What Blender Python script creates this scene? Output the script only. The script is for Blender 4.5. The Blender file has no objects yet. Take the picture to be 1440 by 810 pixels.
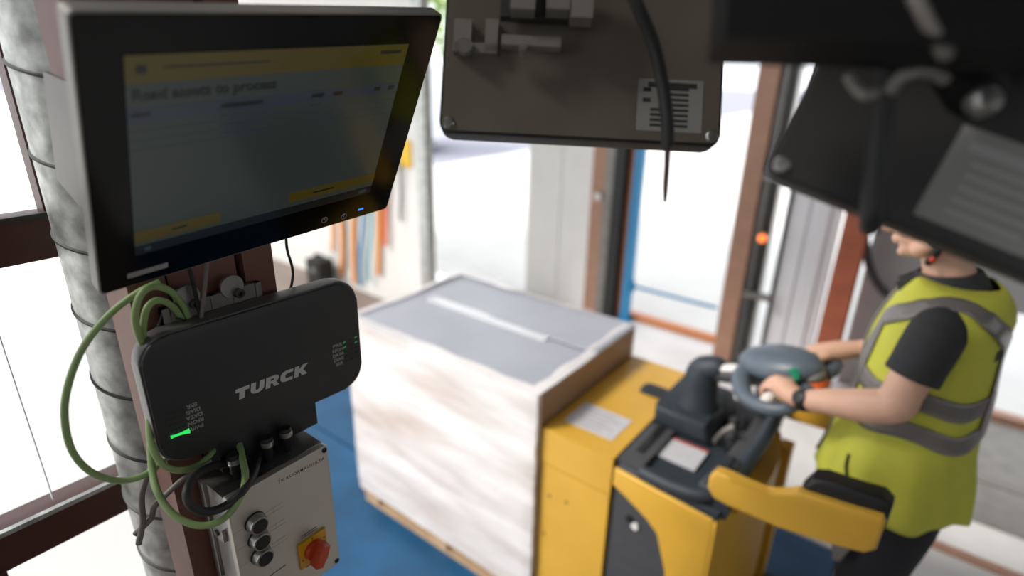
import bpy, bmesh, math, random
from math import pi, sin, cos, radians
from mathutils import Vector, Matrix, noise
random.seed(7)
SC = bpy.context.scene
COL = SC.collection
V = Vector

# ------------------------------------------------------------------ camera
FPX, PITCH, ROLL, YAW, CZ = 821.56, .372, .023, .647, 2.14
def _uv(x, y, z): return V((x*cos(YAW)-y*sin(YAW), x*sin(YAW)+y*cos(YAW), z))
_fw = _uv(0, cos(PITCH), -sin(PITCH)); _r0 = _uv(1, 0, 0); _u0 = _uv(0, sin(PITCH), cos(PITCH))
_R = cos(ROLL)*_r0 + sin(ROLL)*_u0; _U = -sin(ROLL)*_r0 + cos(ROLL)*_u0
CAMP = V((0, 0, CZ))
cam = bpy.data.cameras.new('camera'); camo = bpy.data.objects.new('camera', cam); COL.objects.link(camo)
camo.matrix_world = Matrix(((_R.x, _U.x, -_fw.x, 0), (_R.y, _U.y, -_fw.y, 0), (_R.z, _U.z, -_fw.z, CZ), (0, 0, 0, 1)))
cam.sensor_width = 36; cam.lens = FPX/1440*36; cam.clip_start = .02
cam.dof.use_dof = True; cam.dof.focus_distance = .80; cam.dof.aperture_fstop = 1.6
SC.camera = camo
def at(x, y, X=None, Y=None, Z=None, D=None):
    """world point seen at a photograph pixel, on a plane of the building or at a depth"""
    d = _fw + _R*((x-720)/FPX) + _U*((405-y)/FPX)
    t = X/d.x if X is not None else Y/d.y if Y is not None else (Z-CZ)/d.z if Z is not None else D
    return CAMP + d*t

# ------------------------------------------------------------------ light
SC.view_settings.view_transform = 'Standard'; SC.view_settings.look = 'None'
SC.view_settings.exposure = 0.0; SC.view_settings.gamma = 1; SC.view_settings.use_curve_mapping = False
w = bpy.data.worlds.new('sky'); SC.world = w; w.use_nodes = True
bg = w.node_tree.nodes['Background']; bg.inputs['Color'].default_value = (.93, .96, 1, 1); bg.inputs['Strength'].default_value = 1.9
sun = bpy.data.lights.new('sun', 'SUN'); sun.energy = 3.0; sun.angle = radians(12); sun.color = (1, .95, .88)
suno = bpy.data.objects.new('sun', sun); COL.objects.link(suno)
suno.rotation_euler = V((-.45, -.55, .72)).to_track_quat('Z', 'Y').to_euler()   # from the left, behind the camera

# ------------------------------------------------------------------ materials
def srgb(c):
    if isinstance(c, str): c = [int(c[i:i+2], 16)/255 for i in (0, 2, 4)]
    return tuple((x/12.92 if x <= .04045 else ((x+.055)/1.055)**2.4) for x in c) + (1,)
def mat(name, col, rough=.5, metal=0, var=.0, vscale=30, bump=0, bscale=60, spec=.5, stretch=None, col2=None, emit=None, estr=0, coat=0):
    m = bpy.data.materials.new(name); m.use_nodes = True; nt = m.node_tree; b = nt.nodes['Principled BSDF']
    c = srgb(col); b.inputs['Base Color'].default_value = c; b.inputs['Roughness'].default_value = rough
    b.inputs['Metallic'].default_value = metal; b.inputs['Specular IOR Level'].default_value = spec
    if coat: b.inputs['Coat Weight'].default_value = coat; b.inputs['Coat Roughness'].default_value = .08
    if emit: b.inputs['Emission Color'].default_value = srgb(emit); b.inputs['Emission Strength'].default_value = estr
    def coords(scale):
        tc = nt.nodes.new('ShaderNodeTexCoord'); mp = nt.nodes.new('ShaderNodeMapping')
        mp.inputs['Scale'].default_value = stretch or (1, 1, 1); nt.links.new(tc.outputs['Object'], mp.inputs['Vector'])
        n = nt.nodes.new('ShaderNodeTexNoise'); n.inputs['Scale'].default_value = scale; n.inputs['Detail'].default_value = 6
        nt.links.new(mp.outputs['Vector'], n.inputs['Vector']); return n
    if var or col2:
        n = coords(vscale); r = nt.nodes.new('ShaderNodeValToRGB')
        r.color_ramp.elements[0].position = .32; r.color_ramp.elements[1].position = .68
        c2 = srgb(col2) if col2 else tuple(min(1, x*(1+var)) for x in c[:3])+(1,)
        c1 = c if col2 else tuple(x*(1-var) for x in c[:3])+(1,)
        r.color_ramp.elements[0].color = c1; r.color_ramp.elements[1].color = c2
        nt.links.new(n.outputs['Fac'], r.inputs['Fac']); nt.links.new(r.outputs['Color'], b.inputs['Base Color'])
    if bump:
        n = coords(bscale); bp = nt.nodes.new('ShaderNodeBump'); bp.inputs['Strength'].default_value = bump; bp.inputs['Distance'].default_value = .004
        nt.links.new(n.outputs['Fac'], bp.inputs['Height']); nt.links.new(bp.outputs['Normal'], b.inputs['Normal'])
    return m
def clear_mat(name, tint, fac, rough=.05, streak=None):
    """thin see-through sheet: part transparent, part glossy white"""
    m = bpy.data.materials.new(name); m.use_nodes = True; nt = m.node_tree
    b = nt.nodes['Principled BSDF']; b.inputs['Base Color'].default_value = srgb(tint); b.inputs['Roughness'].default_value = rough
    t = nt.nodes.new('ShaderNodeBsdfTransparent'); mx = nt.nodes.new('ShaderNodeMixShader'); out = nt.nodes['Material Output']
    nt.links.new(t.outputs[0], mx.inputs[1]); nt.links.new(b.outputs[0], mx.inputs[2]); nt.links.new(mx.outputs[0], out.inputs[0])
    mx.inputs[0].default_value = fac
    if streak:
        tc = nt.nodes.new('ShaderNodeTexCoord'); mp = nt.nodes.new('ShaderNodeMapping'); mp.inputs['Scale'].default_value = streak
        mp.inputs['Rotation'].default_value = (0, radians(-14), 0)
        n = nt.nodes.new('ShaderNodeTexNoise'); n.inputs['Scale'].default_value = 3; n.inputs['Detail'].default_value = 5
        r = nt.nodes.new('ShaderNodeMapRange'); r.inputs['From Min'].default_value = .3; r.inputs['From Max'].default_value = .7
        r.inputs['To Min'].default_value = fac-.30; r.inputs['To Max'].default_value = min(1, fac+.26)
        nt.links.new(tc.outputs['Object'], mp.inputs['Vector']); nt.links.new(mp.outputs['Vector'], n.inputs['Vector'])
        nt.links.new(n.outputs['Fac'], r.inputs['Value']); nt.links.new(r.outputs['Result'], mx.inputs[0])
        bp = nt.nodes.new('ShaderNodeBump'); bp.inputs['Strength'].default_value = .35; bp.inputs['Distance'].default_value = .01
        nt.links.new(n.outputs['Fac'], bp.inputs['Height']); nt.links.new(bp.outputs['Normal'], b.inputs['Normal'])
    return m
M = {}
def defm(k, *a, **kw): M[k] = mat(k, *a, **kw)
defm('blue_floor', '114a70', .5, var=.18, vscale=5, bump=.15, bscale=90)
defm('concrete', 'd9d7d6', .7, var=.06, vscale=4)
defm('apron', 'dcdbd8', .8, var=.04, vscale=2)
defm('asphalt', '9a9aa6', .9, var=.05, vscale=6)
defm('workshop_floor', '7d7068', .6, var=.12, vscale=4)
defm('brown_steel', '6a4438', .5, var=.1, vscale=20, bump=.05)
defm('brown_lit', '8a6454', .55, var=.08, vscale=25)
defm('window_brown', '46251d', .4, var=.08)
defm('galv', 'b2b4b0', .38, .6, var=.38, vscale=38, bump=.12, bscale=30)
defm('galv_dark', '3c3c3a', .5, .5)
defm('steel', 'a7a6a3', .3, .9, var=.06, vscale=40)
defm('brushed', 'bab4aa', .38, .55, var=.05, vscale=8, stretch=(1, 1, 40))
defm('black_plastic', '1b1c1d', .42, var=.05, vscale=60, bump=.04, bscale=300)
defm('reader_front', '2a2a2a', .5, bump=.05, bscale=500)
defm('reader_rim', '4b4a48', .35)
defm('bezel', '040506', .10, spec=.22)
defm('housing', '8b8882', .45, .1)
defm('print_white', 'b5b5b3', .5)
defm('print_grey', '8f8f8d', .6)
defm('print_black', '1c1a19', .7)
defm('led_green', '2fd05a', .4, emit='35e060', estr=.9)
defm('led_dim', '2f7a4c', .4, emit='2f9a55', estr=.35)
defm('led_off', '202120', .5)
defm('led_blue', '2a7be0', .4, emit='2a80ff', estr=1.2)
defm('scr_bg', '0c0e0f', .14, emit='56625f', estr=.17)
defm('scr_row', '0c0e0f', .14, emit='4c5868', estr=.19)
defm('scr_yellow', '0c0b06', .14, emit='6e6024', estr=.20)
defm('scr_text', '050606', .14, emit='20282a', estr=.2)
defm('scr_bar', '050607', .14, emit='252b30', estr=.15)
defm('rubber', '131414', .6); defm('hanger_black', '090909', .6, spec=.25)
defm('cable_green', '829a62', .5, var=.06, vscale=30)
defm('cable_black', '1e1e1f', .55)
defm('cable_grey', '6a645f', .55)
defm('cable_brown', '3b2420', .5)
defm('switch_yellow', 'c79414', .45, var=.06)
defm('switch_red', 'b9401c', .4)
defm('cardboard', 'a9835c', .75, var=.08, vscale=8, bump=.06, bscale=40)
defm('box_top', 'aaadb8', .4, var=.05, vscale=5)  # bluish grey holds the sky reflected in the film over the flaps
defm('pallet_wood', 'b89a78', .8, var=.15, vscale=12, stretch=(1, 10, 1))
defm('yellow', 'd9a83c', .45, var=.05, vscale=6, bump=.03)
defm('truck_dark', '2c343c', .55, var=.08, bump=.08, bscale=150)
defm('truck_grey', '47474a', .5, var=.06, bump=.06, bscale=150)
defm('truck_black', '141517', .5)
defm('tiller', '56606b', .4, var=.05)
defm('pale_cap', 'e6e3de', .4)
defm('green_button', '1c8a6c', .35)
defm('orange', 'd9622a', .45)
defm('orange_paint', 'c57a45', .5, var=.08)
defm('paper', 'c6c5ca', .6, var=.05, vscale=30)
defm('label_grey', '7d7c78', .5, var=.04)
defm('plate_metal', '6b6459', .32, .35, var=.12, vscale=6)  # brown-grey base colour stands for the room reflected in the metal
defm('panel_black', '211f1d', .5, .0)
defm('skin', 'd0a48c', .5, var=.05, vscale=18, bump=.03)
defm('hair', '3a2a22', .6, var=.2, vscale=80, bump=.3, bscale=120)
defm('vest', 'bcbc42', .7, var=.05, vscale=14, bump=.12, bscale=25)
defm('tape_grey', '76726f', .38, .25, var=.06, vscale=20)
defm('shirt', '2b2c2e', .85, var=.1, vscale=40, bump=.1, bscale=60)
defm('trousers', '1a1c22', .85, var=.1, bump=.1)
defm('strap_black', '101011', .6)
defm('white_paint', 'dcd9d4', .6, var=.03, vscale=5)
defm('panel_white', 'e4e4e7', .5, var=.04, vscale=6, stretch=(1, 1, .2))
defm('rust', 'a4583d', .55, var=.12, vscale=10)
defm('post_brown', 'a07862', .55, var=.1, vscale=12)
defm('guide_grey', '7b7772', .45, .3, var=.12, vscale=10)
defm('grey_wall', 'b2b1b0', .7, var=.04, vscale=4)
defm('blue_paint', '1f7fb0', .45, var=.06)
defm('teal', '3e8f9a', .6)
defm('tool_orange', 'd98a2f', .6)
defm('ceiling', '6b6763', .8)
defm('wall_dim', '6f6a65', .8, var=.04)
defm('leaf', '8fae4e', .7, var=.35, vscale=3)
defm('bark', '5a4a3c', .8)
defm('car_white', 'dfe3e6', .25, coat=.5)
defm('car_glass', '3f5566', .08)
M['glass'] = clear_mat('glass', 'e8eef2', .10, .03)
M['film'] = clear_mat('stretch_film', 'f8f3f2', .74, .2, streak=(.5, .5, 2.6))
M['film_thin'] = clear_mat('stretch_film_thin', 'e8dfd4', .12, .12)
M['clear_tape'] = clear_mat('clear_tape', 'f4f6f8', .75, .10)  # mostly white mix paints the bright shine along the tape

# ------------------------------------------------------------------ geometry helpers
def wm(o):
    if o is None: return Matrix()
    return (wm(o.parent) @ o.matrix_parent_inverse if o.parent else Matrix()) @ o.matrix_basis
def tag(o, label=None, cat=None, group=None, kind=None):
    if label: o['label'] = label
    if cat: o['category'] = cat
    if group: o['group'] = group
    if kind: o['kind'] = kind
    return o
def empty(name, loc=(0, 0, 0), mtx=None, label=None, cat=None, group=None, kind=None):
    o = bpy.data.objects.new(name, None); COL.objects.link(o); o.empty_display_size = .05
    o.matrix_basis = mtx if mtx is not None else Matrix.Translation(loc)
    return tag(o, label, cat, group, kind)
def mk(name, bm, m, parent=None, smooth=False, world=False, label=None, cat=None, group=None, kind=None):
    bmesh.ops.recalc_face_normals(bm, faces=bm.faces)
    me = bpy.data.meshes.new(name); bm.to_mesh(me); bm.free()
    return mkm(name, me, m, parent, smooth, world, label, cat, group, kind)
def mkm(name, me, m, parent=None, smooth=False, world=False, label=None, cat=None, group=None, kind=None):
    for x in (m if isinstance(m, (list, tuple)) else [m]): me.materials.append(M[x] if isinstance(x, str) else x)
    if smooth:
        me.polygons.foreach_set('use_smooth', [True]*len(me.polygons))
        try: me.set_sharp_from_angle(angle=radians(38))
        except Exception: pass
    o = bpy.data.objects.new(name, me); COL.objects.link(o)
    if parent:
        o.parent = parent
        if world: o.matrix_parent_inverse = wm(parent).inverted()
    return tag(o, label, cat, group, kind)
def B(): return bmesh.new()
def _bev(bm, faces, bev, seg=2):
    if bev:
        ed = list({e for f in faces for e in f.edges if len(e.link_faces) == 2 and e.calc_face_angle(0) > .5})
        bmesh.ops.bevel(bm, geom=ed, offset=bev, segments=seg, profile=.5, affect='EDGES')
def bx(bm, x0, x1, y0, y1, z0, z1, bev=0, mtx=None, seg=2):
    vs = [bm.verts.new((x, y, z)) for z in (z0, z1) for x, y in ((x0, y0), (x1, y0), (x1, y1), (x0, y1))]
    if mtx is not None:
        for v in vs: v.co = mtx @ v.co
    fs = [bm.faces.new([vs[i] for i in q]) for q in ((3, 2, 1, 0), (4, 5, 6, 7), (0, 1, 5, 4), (1, 2, 6, 5), (2, 3, 7, 6), (3, 0, 4, 7))]
    _bev(bm, fs, bev, seg); return bm
def prism(bm, pts, a0, a1, axis='z', bev=0, seg=2, mtx=None):
    """outline pts (2D) extruded from a0 to a1 along an axis; the outline runs in the two other axes in order"""
    def p3(p, a): return V((a, p[0], p[1])) if axis == 'x' else V((p[0], a, p[1])) if axis == 'y' else V((p[0], p[1], a))
    lo = [bm.verts.new(p3(p, a0)) for p in pts]; hi = [bm.verts.new(p3(p, a1)) for p in pts]
    if mtx is not None:
        for v in lo+hi: v.co = mtx @ v.co
    n = len(pts); fs = [bm.faces.new(lo[::-1]), bm.faces.new(hi)]
    caps = fs[:]
    for i in range(n): fs.append(bm.faces.new((lo[i], lo[(i+1) % n], hi[(i+1) % n], hi[i])))
    if bev:
        ed = [e for f in caps for e in f.edges] + [e for e in {e for f in fs for e in f.edges} if e.calc_face_angle(0) > .7]
        bmesh.ops.bevel(bm, geom=list(set(ed)), offset=bev, segments=seg, profile=.5, affect='EDGES')
    return bm
def rrect(w, h, r, n=6, cx=0, cy=0):
    out = []
    for k, (sx, sy) in enumerate(((1, 1), (-1, 1), (-1, -1), (1, -1))):
        for i in range(n+1):
            a = k*pi/2 + i/n*pi/2
            out.append((cx+sx*(w/2-r)+r*cos(a), cy+sy*(h/2-r)+r*sin(a)))
    return out
def catmull(pts, k=6, closed=False):
    pts = [V(p) for p in pts]; n = len(pts); out = []
    rng = range(n) if closed else range(n-1)
    for i in rng:
        g = (lambda j: pts[j % n]) if closed else (lambda j: pts[max(0, min(n-1, j))])
        p0, p1, p2, p3 = g(i-1), g(i), g(i+1), g(i+2)
        for s in range(k):
            t = s/k; out.append(.5*((2*p1)+(p2-p0)*t+(2*p0-5*p1+4*p2-p3)*t*t+(3*p1-p0-3*p2+p3)*t**3))
    if not closed: out.append(pts[-1])
    return out
def tube(bm, pts, r, n=10, closed=False, k=0, flat=None, up=None):
    """round (or flattened) tube along points; r a number or one radius per point"""
    if k:
        rr = r if not isinstance(r, (list, tuple)) else [x[0] for x in catmull([(q, 0, 0) for q in r], k, closed)]
        pts = catmull(pts, k, closed); r = rr
    pts = [V(p) for p in pts]; m = len(pts)
    R = r if isinstance(r, (list, tuple)) else [r]*m
    rings = []; prev = None
    for i, p in enumerate(pts):
        a = pts[(i-1) % m] if (closed or i) else pts[0]; b = pts[(i+1) % m] if (closed or i < m-1) else pts[-1]
        d = (b-a).normalized()
        if up is not None: x = V(up).cross(d)
        else:
            x = d.cross(V((0, 0, 1))) if prev is None else prev - d*prev.dot(d)
            if x.length < 1e-4: x = d.cross(V((1, 0, 0)))
        x.normalize(); prev = x; y = d.cross(x)
        f = flat or 1
        rings.append([bm.verts.new(p+(x*cos(t)+y*sin(t)*f)*R[i]) for t in [2*pi*j/n for j in range(n)]])
    for i in range(m if closed else m-1):
        A, Bb = rings[i], rings[(i+1) % m]
        for j in range(n): bm.faces.new((A[j], A[(j+1) % n], Bb[(j+1) % n], Bb[j]))
    if not closed:
        bm.faces.new(rings[0][::-1]); bm.faces.new(rings[-1])
    return bm
def cyl(bm, p0, p1, r0, r1=None, n=24): return tube(bm, [p0, p1], [r0, r0 if r1 is None else r1], n)
def lathe(bm, prof, n=32, o=(0, 0, 0), ax=(0, 0, 1)):
    """profile of (radius, height) turned around an axis through o"""
    a = V(ax).normalized(); x = a.orthogonal().normalized(); y = a.cross(x); o = V(o)
    rings = [[bm.verts.new(o+a*h+(x*cos(2*pi*j/n)+y*sin(2*pi*j/n))*r) for j in range(n)] for r, h in prof]
    for A, Bb in zip(rings, rings[1:]):
        for j in range(n): bm.faces.new((A[j], A[(j+1) % n], Bb[(j+1) % n], Bb[j]))
    if prof[0][0] > 1e-6: bm.faces.new(rings[0][::-1])
    if prof[-1][0] > 1e-6: bm.faces.new(rings[-1])
    return bm
def ball(bm, c, r, seg=20, rot=None):
    r = r if isinstance(r, (tuple, list)) else (r, r, r)
    m = Matrix.Translation(c) @ (rot.to_4x4() if rot is not None else Matrix()) @ Matrix.Diagonal((*r, 1))
    bmesh.ops.create_uvsphere(bm, u_segments=seg, v_segments=seg//2+2, radius=1, matrix=m); return bm
def frame(c, ex, ey):
    ex = V(ex).normalized(); ey = V(ey); ey = (ey-ex*ey.dot(ex)).normalized(); n = ex.cross(ey)
    return Matrix(((ex.x, ey.x, n.x, c[0]), (ex.y, ey.y, n.y, c[1]), (ex.z, ey.z, n.z, c[2]), (0, 0, 0, 1)))
def text(name, s, size, m, parent, mtx, depth=.0004, bold=0, sx=1, shear=0, align='CENTER', space=1):
    cu = bpy.data.curves.new(name, 'FONT'); cu.body = s; cu.size = size; cu.extrude = depth; cu.offset = bold
    cu.align_x = align; cu.space_character = space; cu.align_y = 'CENTER'; cu.shear = shear; cu.resolution_u = 3
    o = bpy.data.objects.new(name, cu); COL.objects.link(o)
    me = bpy.data.meshes.new_from_object(o.evaluated_get(bpy.context.evaluated_depsgraph_get()))
    bpy.data.objects.remove(o); bpy.data.curves.remove(cu)
    me.transform(mtx @ Matrix.Diagonal((sx, 1, 1, 1)))
    me.materials.clear()
    return mkm(name, me, m, parent)
T = Matrix.Translation
def solid_union(bm, voxel, smooth_it=4):
    """several overlapping shapes grown into one continuous skin"""
    me = bpy.data.meshes.new('tmp'); bm.to_mesh(me); bm.free()
    o = bpy.data.objects.new('tmp', me); COL.objects.link(o)
    r = o.modifiers.new('r', 'REMESH'); r.mode = 'VOXEL'; r.voxel_size = voxel
    s = o.modifiers.new('s', 'SMOOTH'); s.factor = .5; s.iterations = smooth_it
    out = bpy.data.meshes.new_from_object(o.evaluated_get(bpy.context.evaluated_depsgraph_get()))
    bpy.data.objects.remove(o); bpy.data.meshes.remove(me); out.materials.clear()
    return out

# ================================================================== SETTING
XW = -1.06                                   # plane of the window wall
YB = 4.5                                     # plane of the dock openings
def slab(name, x0, x1, y0, y1, z0, z1, m, parent=None, kind='structure', bev=0):
    return mk(name, bx(B(), x0, x1, y0, y1, z0, z1, bev), m, parent, kind=None if parent else kind)
fl = slab('floor', -.02, 4, .95, YB+.1, -.12, 0, 'concrete'); slab('floor_strip', -.02, 4, -3, .95, -.12, -.002, 'workshop_floor', fl)
fl['label'] = 'pale concrete floor around the person and by the dock openings'
slab('floor_strip', XW-.02, -.02, -3, .95, -.12, -.002, 'workshop_floor', fl)
slab('floor_strip', -3.55, -.02, 2.66, YB+.1, -.12, 0, 'concrete', fl)
slab('floor_strip', -7, -3.55, 2.0, YB-.9, -.12, -.004, 'workshop_floor', fl)
fb = empty('floor', (-1.8, 1, 0), label='blue steel plate floor under the pallet load', kind='structure')
ys = [.95, 1.716, 2.65]
for y0, y1 in zip(ys, ys[1:]):
    mk('floor_plate', bx(B(), -3.54, -.03, y0+.006, y1-.006, -.08, 0, .004, seg=1), 'blue_floor', fb, world=True)
mk('floor_bed', bx(B(), -3.56, -.01, .95, 2.66, -.13, -.03), 'rubber', fb, world=True)
slab('ground_apron', -9, 40, YB+.1, 60, -.2, -.02, 'apron'); slab('ground_apron', -30, -9, YB+.1, 9.2, -.2, -.02, 'apron')
slab('ground_yard', -30, XW-.02, -30, .95, -.2, -.02, 'apron'); slab('ground_yard', XW-.02, 4, -30, -3, -.2, -.02, 'apron')
slab('ground_asphalt', -60, -9, 9.2, 60, -.25, -.03, 'asphalt'); slab('ground_yard', -60, -7, .5, 9.2, -.22, -.025, 'apron'); slab('ground_yard', -7, -3.55, .95, 2.0, -.22, -.02, 'apron')
# threshold strips and steel plates by the far doors, right of the person
slab('trim_1', 0, 4, 2.97, 3.03, 0, .012, 'post_brown', bev=.003)
slab('trim_2', -.35, 4, 4.53, 4.62, 0, .05, 'post_brown', bev=.006)
for y0, y1, z in ((3.32, 3.70, .012), (3.715, 4.5, .012)):
    mk('dock_plate', bx(B(), .25, 4, y0, y1, 0, z, .003), 'guide_grey', None,
       label='grey steel floor plate %s behind the person' % ('nearer the brown strip' if y0 < 3.5 else 'by the far sill'), cat='floor plate', group='steel plates behind the person')
# roof and unseen walls
slab('ceiling', XW-.1, 4.1, -3.1, YB+.2, 4.2, 4.4, 'ceiling'); slab('ceiling', -7, XW-.1, 1.1, YB+.2, 4.2, 4.4, 'ceiling')
slab('wall_right', 4, 4.15, -3.1, YB+.2, 0, 2.3, 'wall_dim'); slab('wall_right', 4, 4.15, -3.1, YB+.2, 3.1, 4.2, 'wall_dim')  # open band in this unseen wall is added to let fill light in
slab('wall_front', XW-.1, 4.1, -3.15, -3, 0, 2.3, 'wall_dim'); slab('wall_front', XW-.1, 4.1, -3.15, -3, 3.1, 4.2, 'wall_dim')  # same added gap, brings sky light in behind the camera
slab('wall_back', -7, 4.1, YB, YB+.2, 3.0, 4.2, 'wall_dim')

# window wall on the left: brown bars and panes
wn = empty('window_1', (XW, -1, 0), kind='structure', label='tall glazed wall with brown bars left of the spiral duct')
bars_z = [.03, .5, .95, 1.412, 1.885, 2.6, 3.3, 4.1]
YE = .50
for z in bars_z:
    mk('window_bar', bx(B(), XW-.03, XW+.03, -3, YE, z-.031, z+.031, .004), 'window_brown', wn, world=True)
muls = [-2.9, -2.0, -1.1, -.3, YE-.03]
for y in muls: mk('window_post', bx(B(), XW-.032, XW+.032, y-.03, y+.03, 0, 4.2, .004), 'window_brown', wn, world=True)
mk('window_post', bx(B(), XW-.012, XW+.02, .247, .254, 1.91, 2.57, .001), 'window_brown', wn, world=True)
mk('window_post', bx(B(), XW-.032, XW+.032, .03, .075, 1.0, 1.385, .003), 'window_brown', wn, world=True)
mk('glazing_bead', bx(B(), XW-.002, XW+.006, .158, .1595, 1.45, 1.86), 'panel_white', wn, world=True)
mk('glazing_bead', bx(B(), XW+.025, XW+.034, -3, YE, 1.915, 1.922, .001), 'galv_dark', wn, world=True)
mk('glazing_bead', bx(B(), XW+.025, XW+.034, -3, YE, 1.444, 1.452, .001), 'galv', wn, world=True)
for z0, z1 in zip(bars_z, bars_z[1:]):
    for y0, y1 in zip(muls, muls[1:]):
        mk('window_pane', bx(B(), XW-.004, XW+.004, y0+.025, y1-.025, z0+.025, z1-.025), 'glass', wn, world=True)

# tool wall behind the box: white boarded wall with a galvanised corner post
YT = 3.35
wt = slab('wall_tools', -7, -3.47, YT, YT+.05, 0, 4.2, 'white_paint')
slab('trim_3', -3.50, -3.405, YT-.03, YT+.06, 0, 4.2, 'galv', bev=.01)

# dock openings at the back
def upright(name, px0, px1, py, Y, depth, z0, z1, m, parent=None, **kw):
    a = at(px0, py, Y=Y); b = at(px1, py, Y=Y)
    return mk(name, bx(B(), a.x, b.x, Y, Y+depth, z0, z1, .006), m, parent, world=True, **kw)
wp = empty('wall_panel', (-2.9, 4.45, 0), kind='structure', label='white insulated wall panel between the dock openings')
for k in range(2):
    upright('panel', 742+k*46, 787+k*46, 300, 4.42, .1, 0, 4.2, 'white_paint', wp)
j1 = empty('door_jamb', (-2.3, 4.4, 0), label='dock door jamb of brown, black and orange strips left of the blue gate', cat='door jamb')
upright('board', 829, 848, 300, 4.40, .12, 0, 3.2, 'post_brown', j1); upright('rail', 847, 858, 300, 4.37, .1, 0, 3.2, 'guide_grey', j1)
upright('rubber_seal', 858, 873, 300, 4.33, .12, 0, 3.2, 'rubber', j1); upright('orange_edge', 873, 890, 300, 4.42, .08, 0, 3.2, 'orange_paint', j1)
bmq = B()
for z in (1.15, 1.9, 2.6): cyl(bmq, at(840, 300, Y=4.38)+V((0, -.02, z-1)), at(840, 300, Y=4.38)+V((0, .02, z-1)), .035)
mk('bolt', bmq, 'steel', j1, world=True)
# brown steel post, door track, insulated panel, rust column, grey door
bp = empty('steel_post', (-1.2, 4.15, 0), label='tall brown steel post right of the blue gate', cat='post')
upright('flange', 1034, 1062, 300, 4.12, .02, 0, 4.2, 'post_brown', bp); upright('web', 1044, 1050, 300, 4.14, .16, 0, 4.2, 'post_brown', bp)
upright('flange', 1036, 1064, 300, 4.30, .02, 0, 4.2, 'post_brown', bp)
tr = empty('door_track', (-1, 4.25, 0), label='grey steel door track beside the brown post', cat='door track')
upright('track_rail', 1063, 1071, 300, 4.16, .1, 0, 4.2, 'guide_grey', tr); upright('track_rail', 1073, 1080, 300, 4.13, .06, 0, 4.2, 'galv_dark', tr)
upright('track_rail', 1081, 1089, 300, 4.2, .1, 0, 4.2, 'steel', tr); upright('track_rail', 1105, 1110, 300, 4.2, .1, 0, 4.2, 'galv_dark', tr)
for z in (.62, 1.45):
    a = at(1064, 300, Y=4.1); b = at(1106, 300, Y=4.1)
    mk('bracket', bx(B(), a.x, b.x, 4.10, 4.16, z-.02, z+.02, .004), 'guide_grey', tr, world=True)
lm = at(1072, 335, Y=4.04)
wl = empty('warning_lamp', lm, label='small orange warning lamp on the door track', cat='lamp')
mk('lens', ball(B(), (0, 0, 0), .03, 14), mat('lamp_lens', 'e07a3a', .3, emit='ff8038', estr=1.5), wl, True)
mk('socket', cyl(B(), (0, .0, 0), (0, .085, 0), .026), 'galv_dark', wl, True)
pn = empty('wall_panel', (-.75, 4.3, 0), kind='structure', label='pale ribbed wall panel left of the rust-brown column')
for a, b, m in ((1110, 1137, 'panel_white'), (1137.5, 1149, 'panel_white'), (1149.5, 1168, 'panel_white'), (1168.5, 1184, 'panel_white')):
    upright('panel_rib', a, b, 300, 4.22 if a in (1110, 1149.5) else 4.235, .06, 0, 4.2, m, pn)
rc = empty('steel_column', (-.45, 4.15, 0), label='rust-brown steel column behind the tiller and the outstretched arm', cat='column')
upright('flange', 1187, 1224, 310, 4.05, .022, 0, 4.2, 'rust', rc); upright('web', 1201, 1208, 310, 4.07, .18, 0, 4.2, 'rust', rc)
upright('flange', 1190, 1227, 310, 4.25, .022, 0, 4.2, 'rust', rc)
gd = empty('door_1', (.8, 4.5, .8), kind='structure', label='grey sectional door half raised behind the person')
for k in range(6):
    mk('door_section', bx(B(), -.36, 3.9, 4.44, 4.5, .78+k*.56, 1.335+k*.56, .008), 'grey_wall', gd, world=True)
hz = [at(1216, 300, Y=4.36), at(1217, 345, Y=4.36), at(1226, 385, Y=4.36), at(1245, 412, Y=4.36), at(1268, 425, Y=4.36), at(1300, 415, Y=4.36), at(1330, 360, Y=4.36)]
slab('wall_low', -.36, .22, 4.45, 4.5, 0, .775, 'grey_wall')
ho = empty('hose', hz[3], label='dark grey hose looped on the grey door behind the person', cat='hose')
mk('hose_line', tube(B(), hz, .028, 12, k=6), 'truck_grey', ho, True, True); mk('hose_hook', cyl(B(), hz[0]+V((0, -.03, 0)), hz[0]+V((0, .09, 0)), .035, n=12), 'steel', ho, True, True)
# orange sill and blue gate in the middle opening
mk('sill_beam', bx(B(), at(884, 440, Y=4.5).x, at(1012, 478, Y=4.5).x, 4.46, 4.54, -.02, .05, .008), 'orange_paint', None,
   label='orange painted sill beam across the middle dock opening', cat='beam')
bgx = at(893, 300, Y=4.4)
gt = empty('gate', (bgx.x, 4.4, 0), label='blue painted tubular gate post with a thin rail', cat='gate')
mk('post', bx(B(), -.035, .035, -.035, .035, 0, 3.0, .012), 'blue_paint', gt)
zr = at(900, 405, Y=4.4).z
mk('rail', cyl(B(), (.03, 0, zr), (.78, 0, zr), .014, n=12), 'blue_paint', gt, True)
mk('rail', cyl(B(), (.03, 0, 2.2), (.78, 0, 2.2), .014, n=12), 'blue_paint', gt, True)
mk('hinge', cyl(B(), (.045, 0, zr-.05), (.045, 0, zr+.05), .022, n=12), 'blue_paint', gt, True)
mk('foot', bx(B(), -.06, .06, -.06, .06, 0, .02, .004), 'blue_paint', gt)

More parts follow.
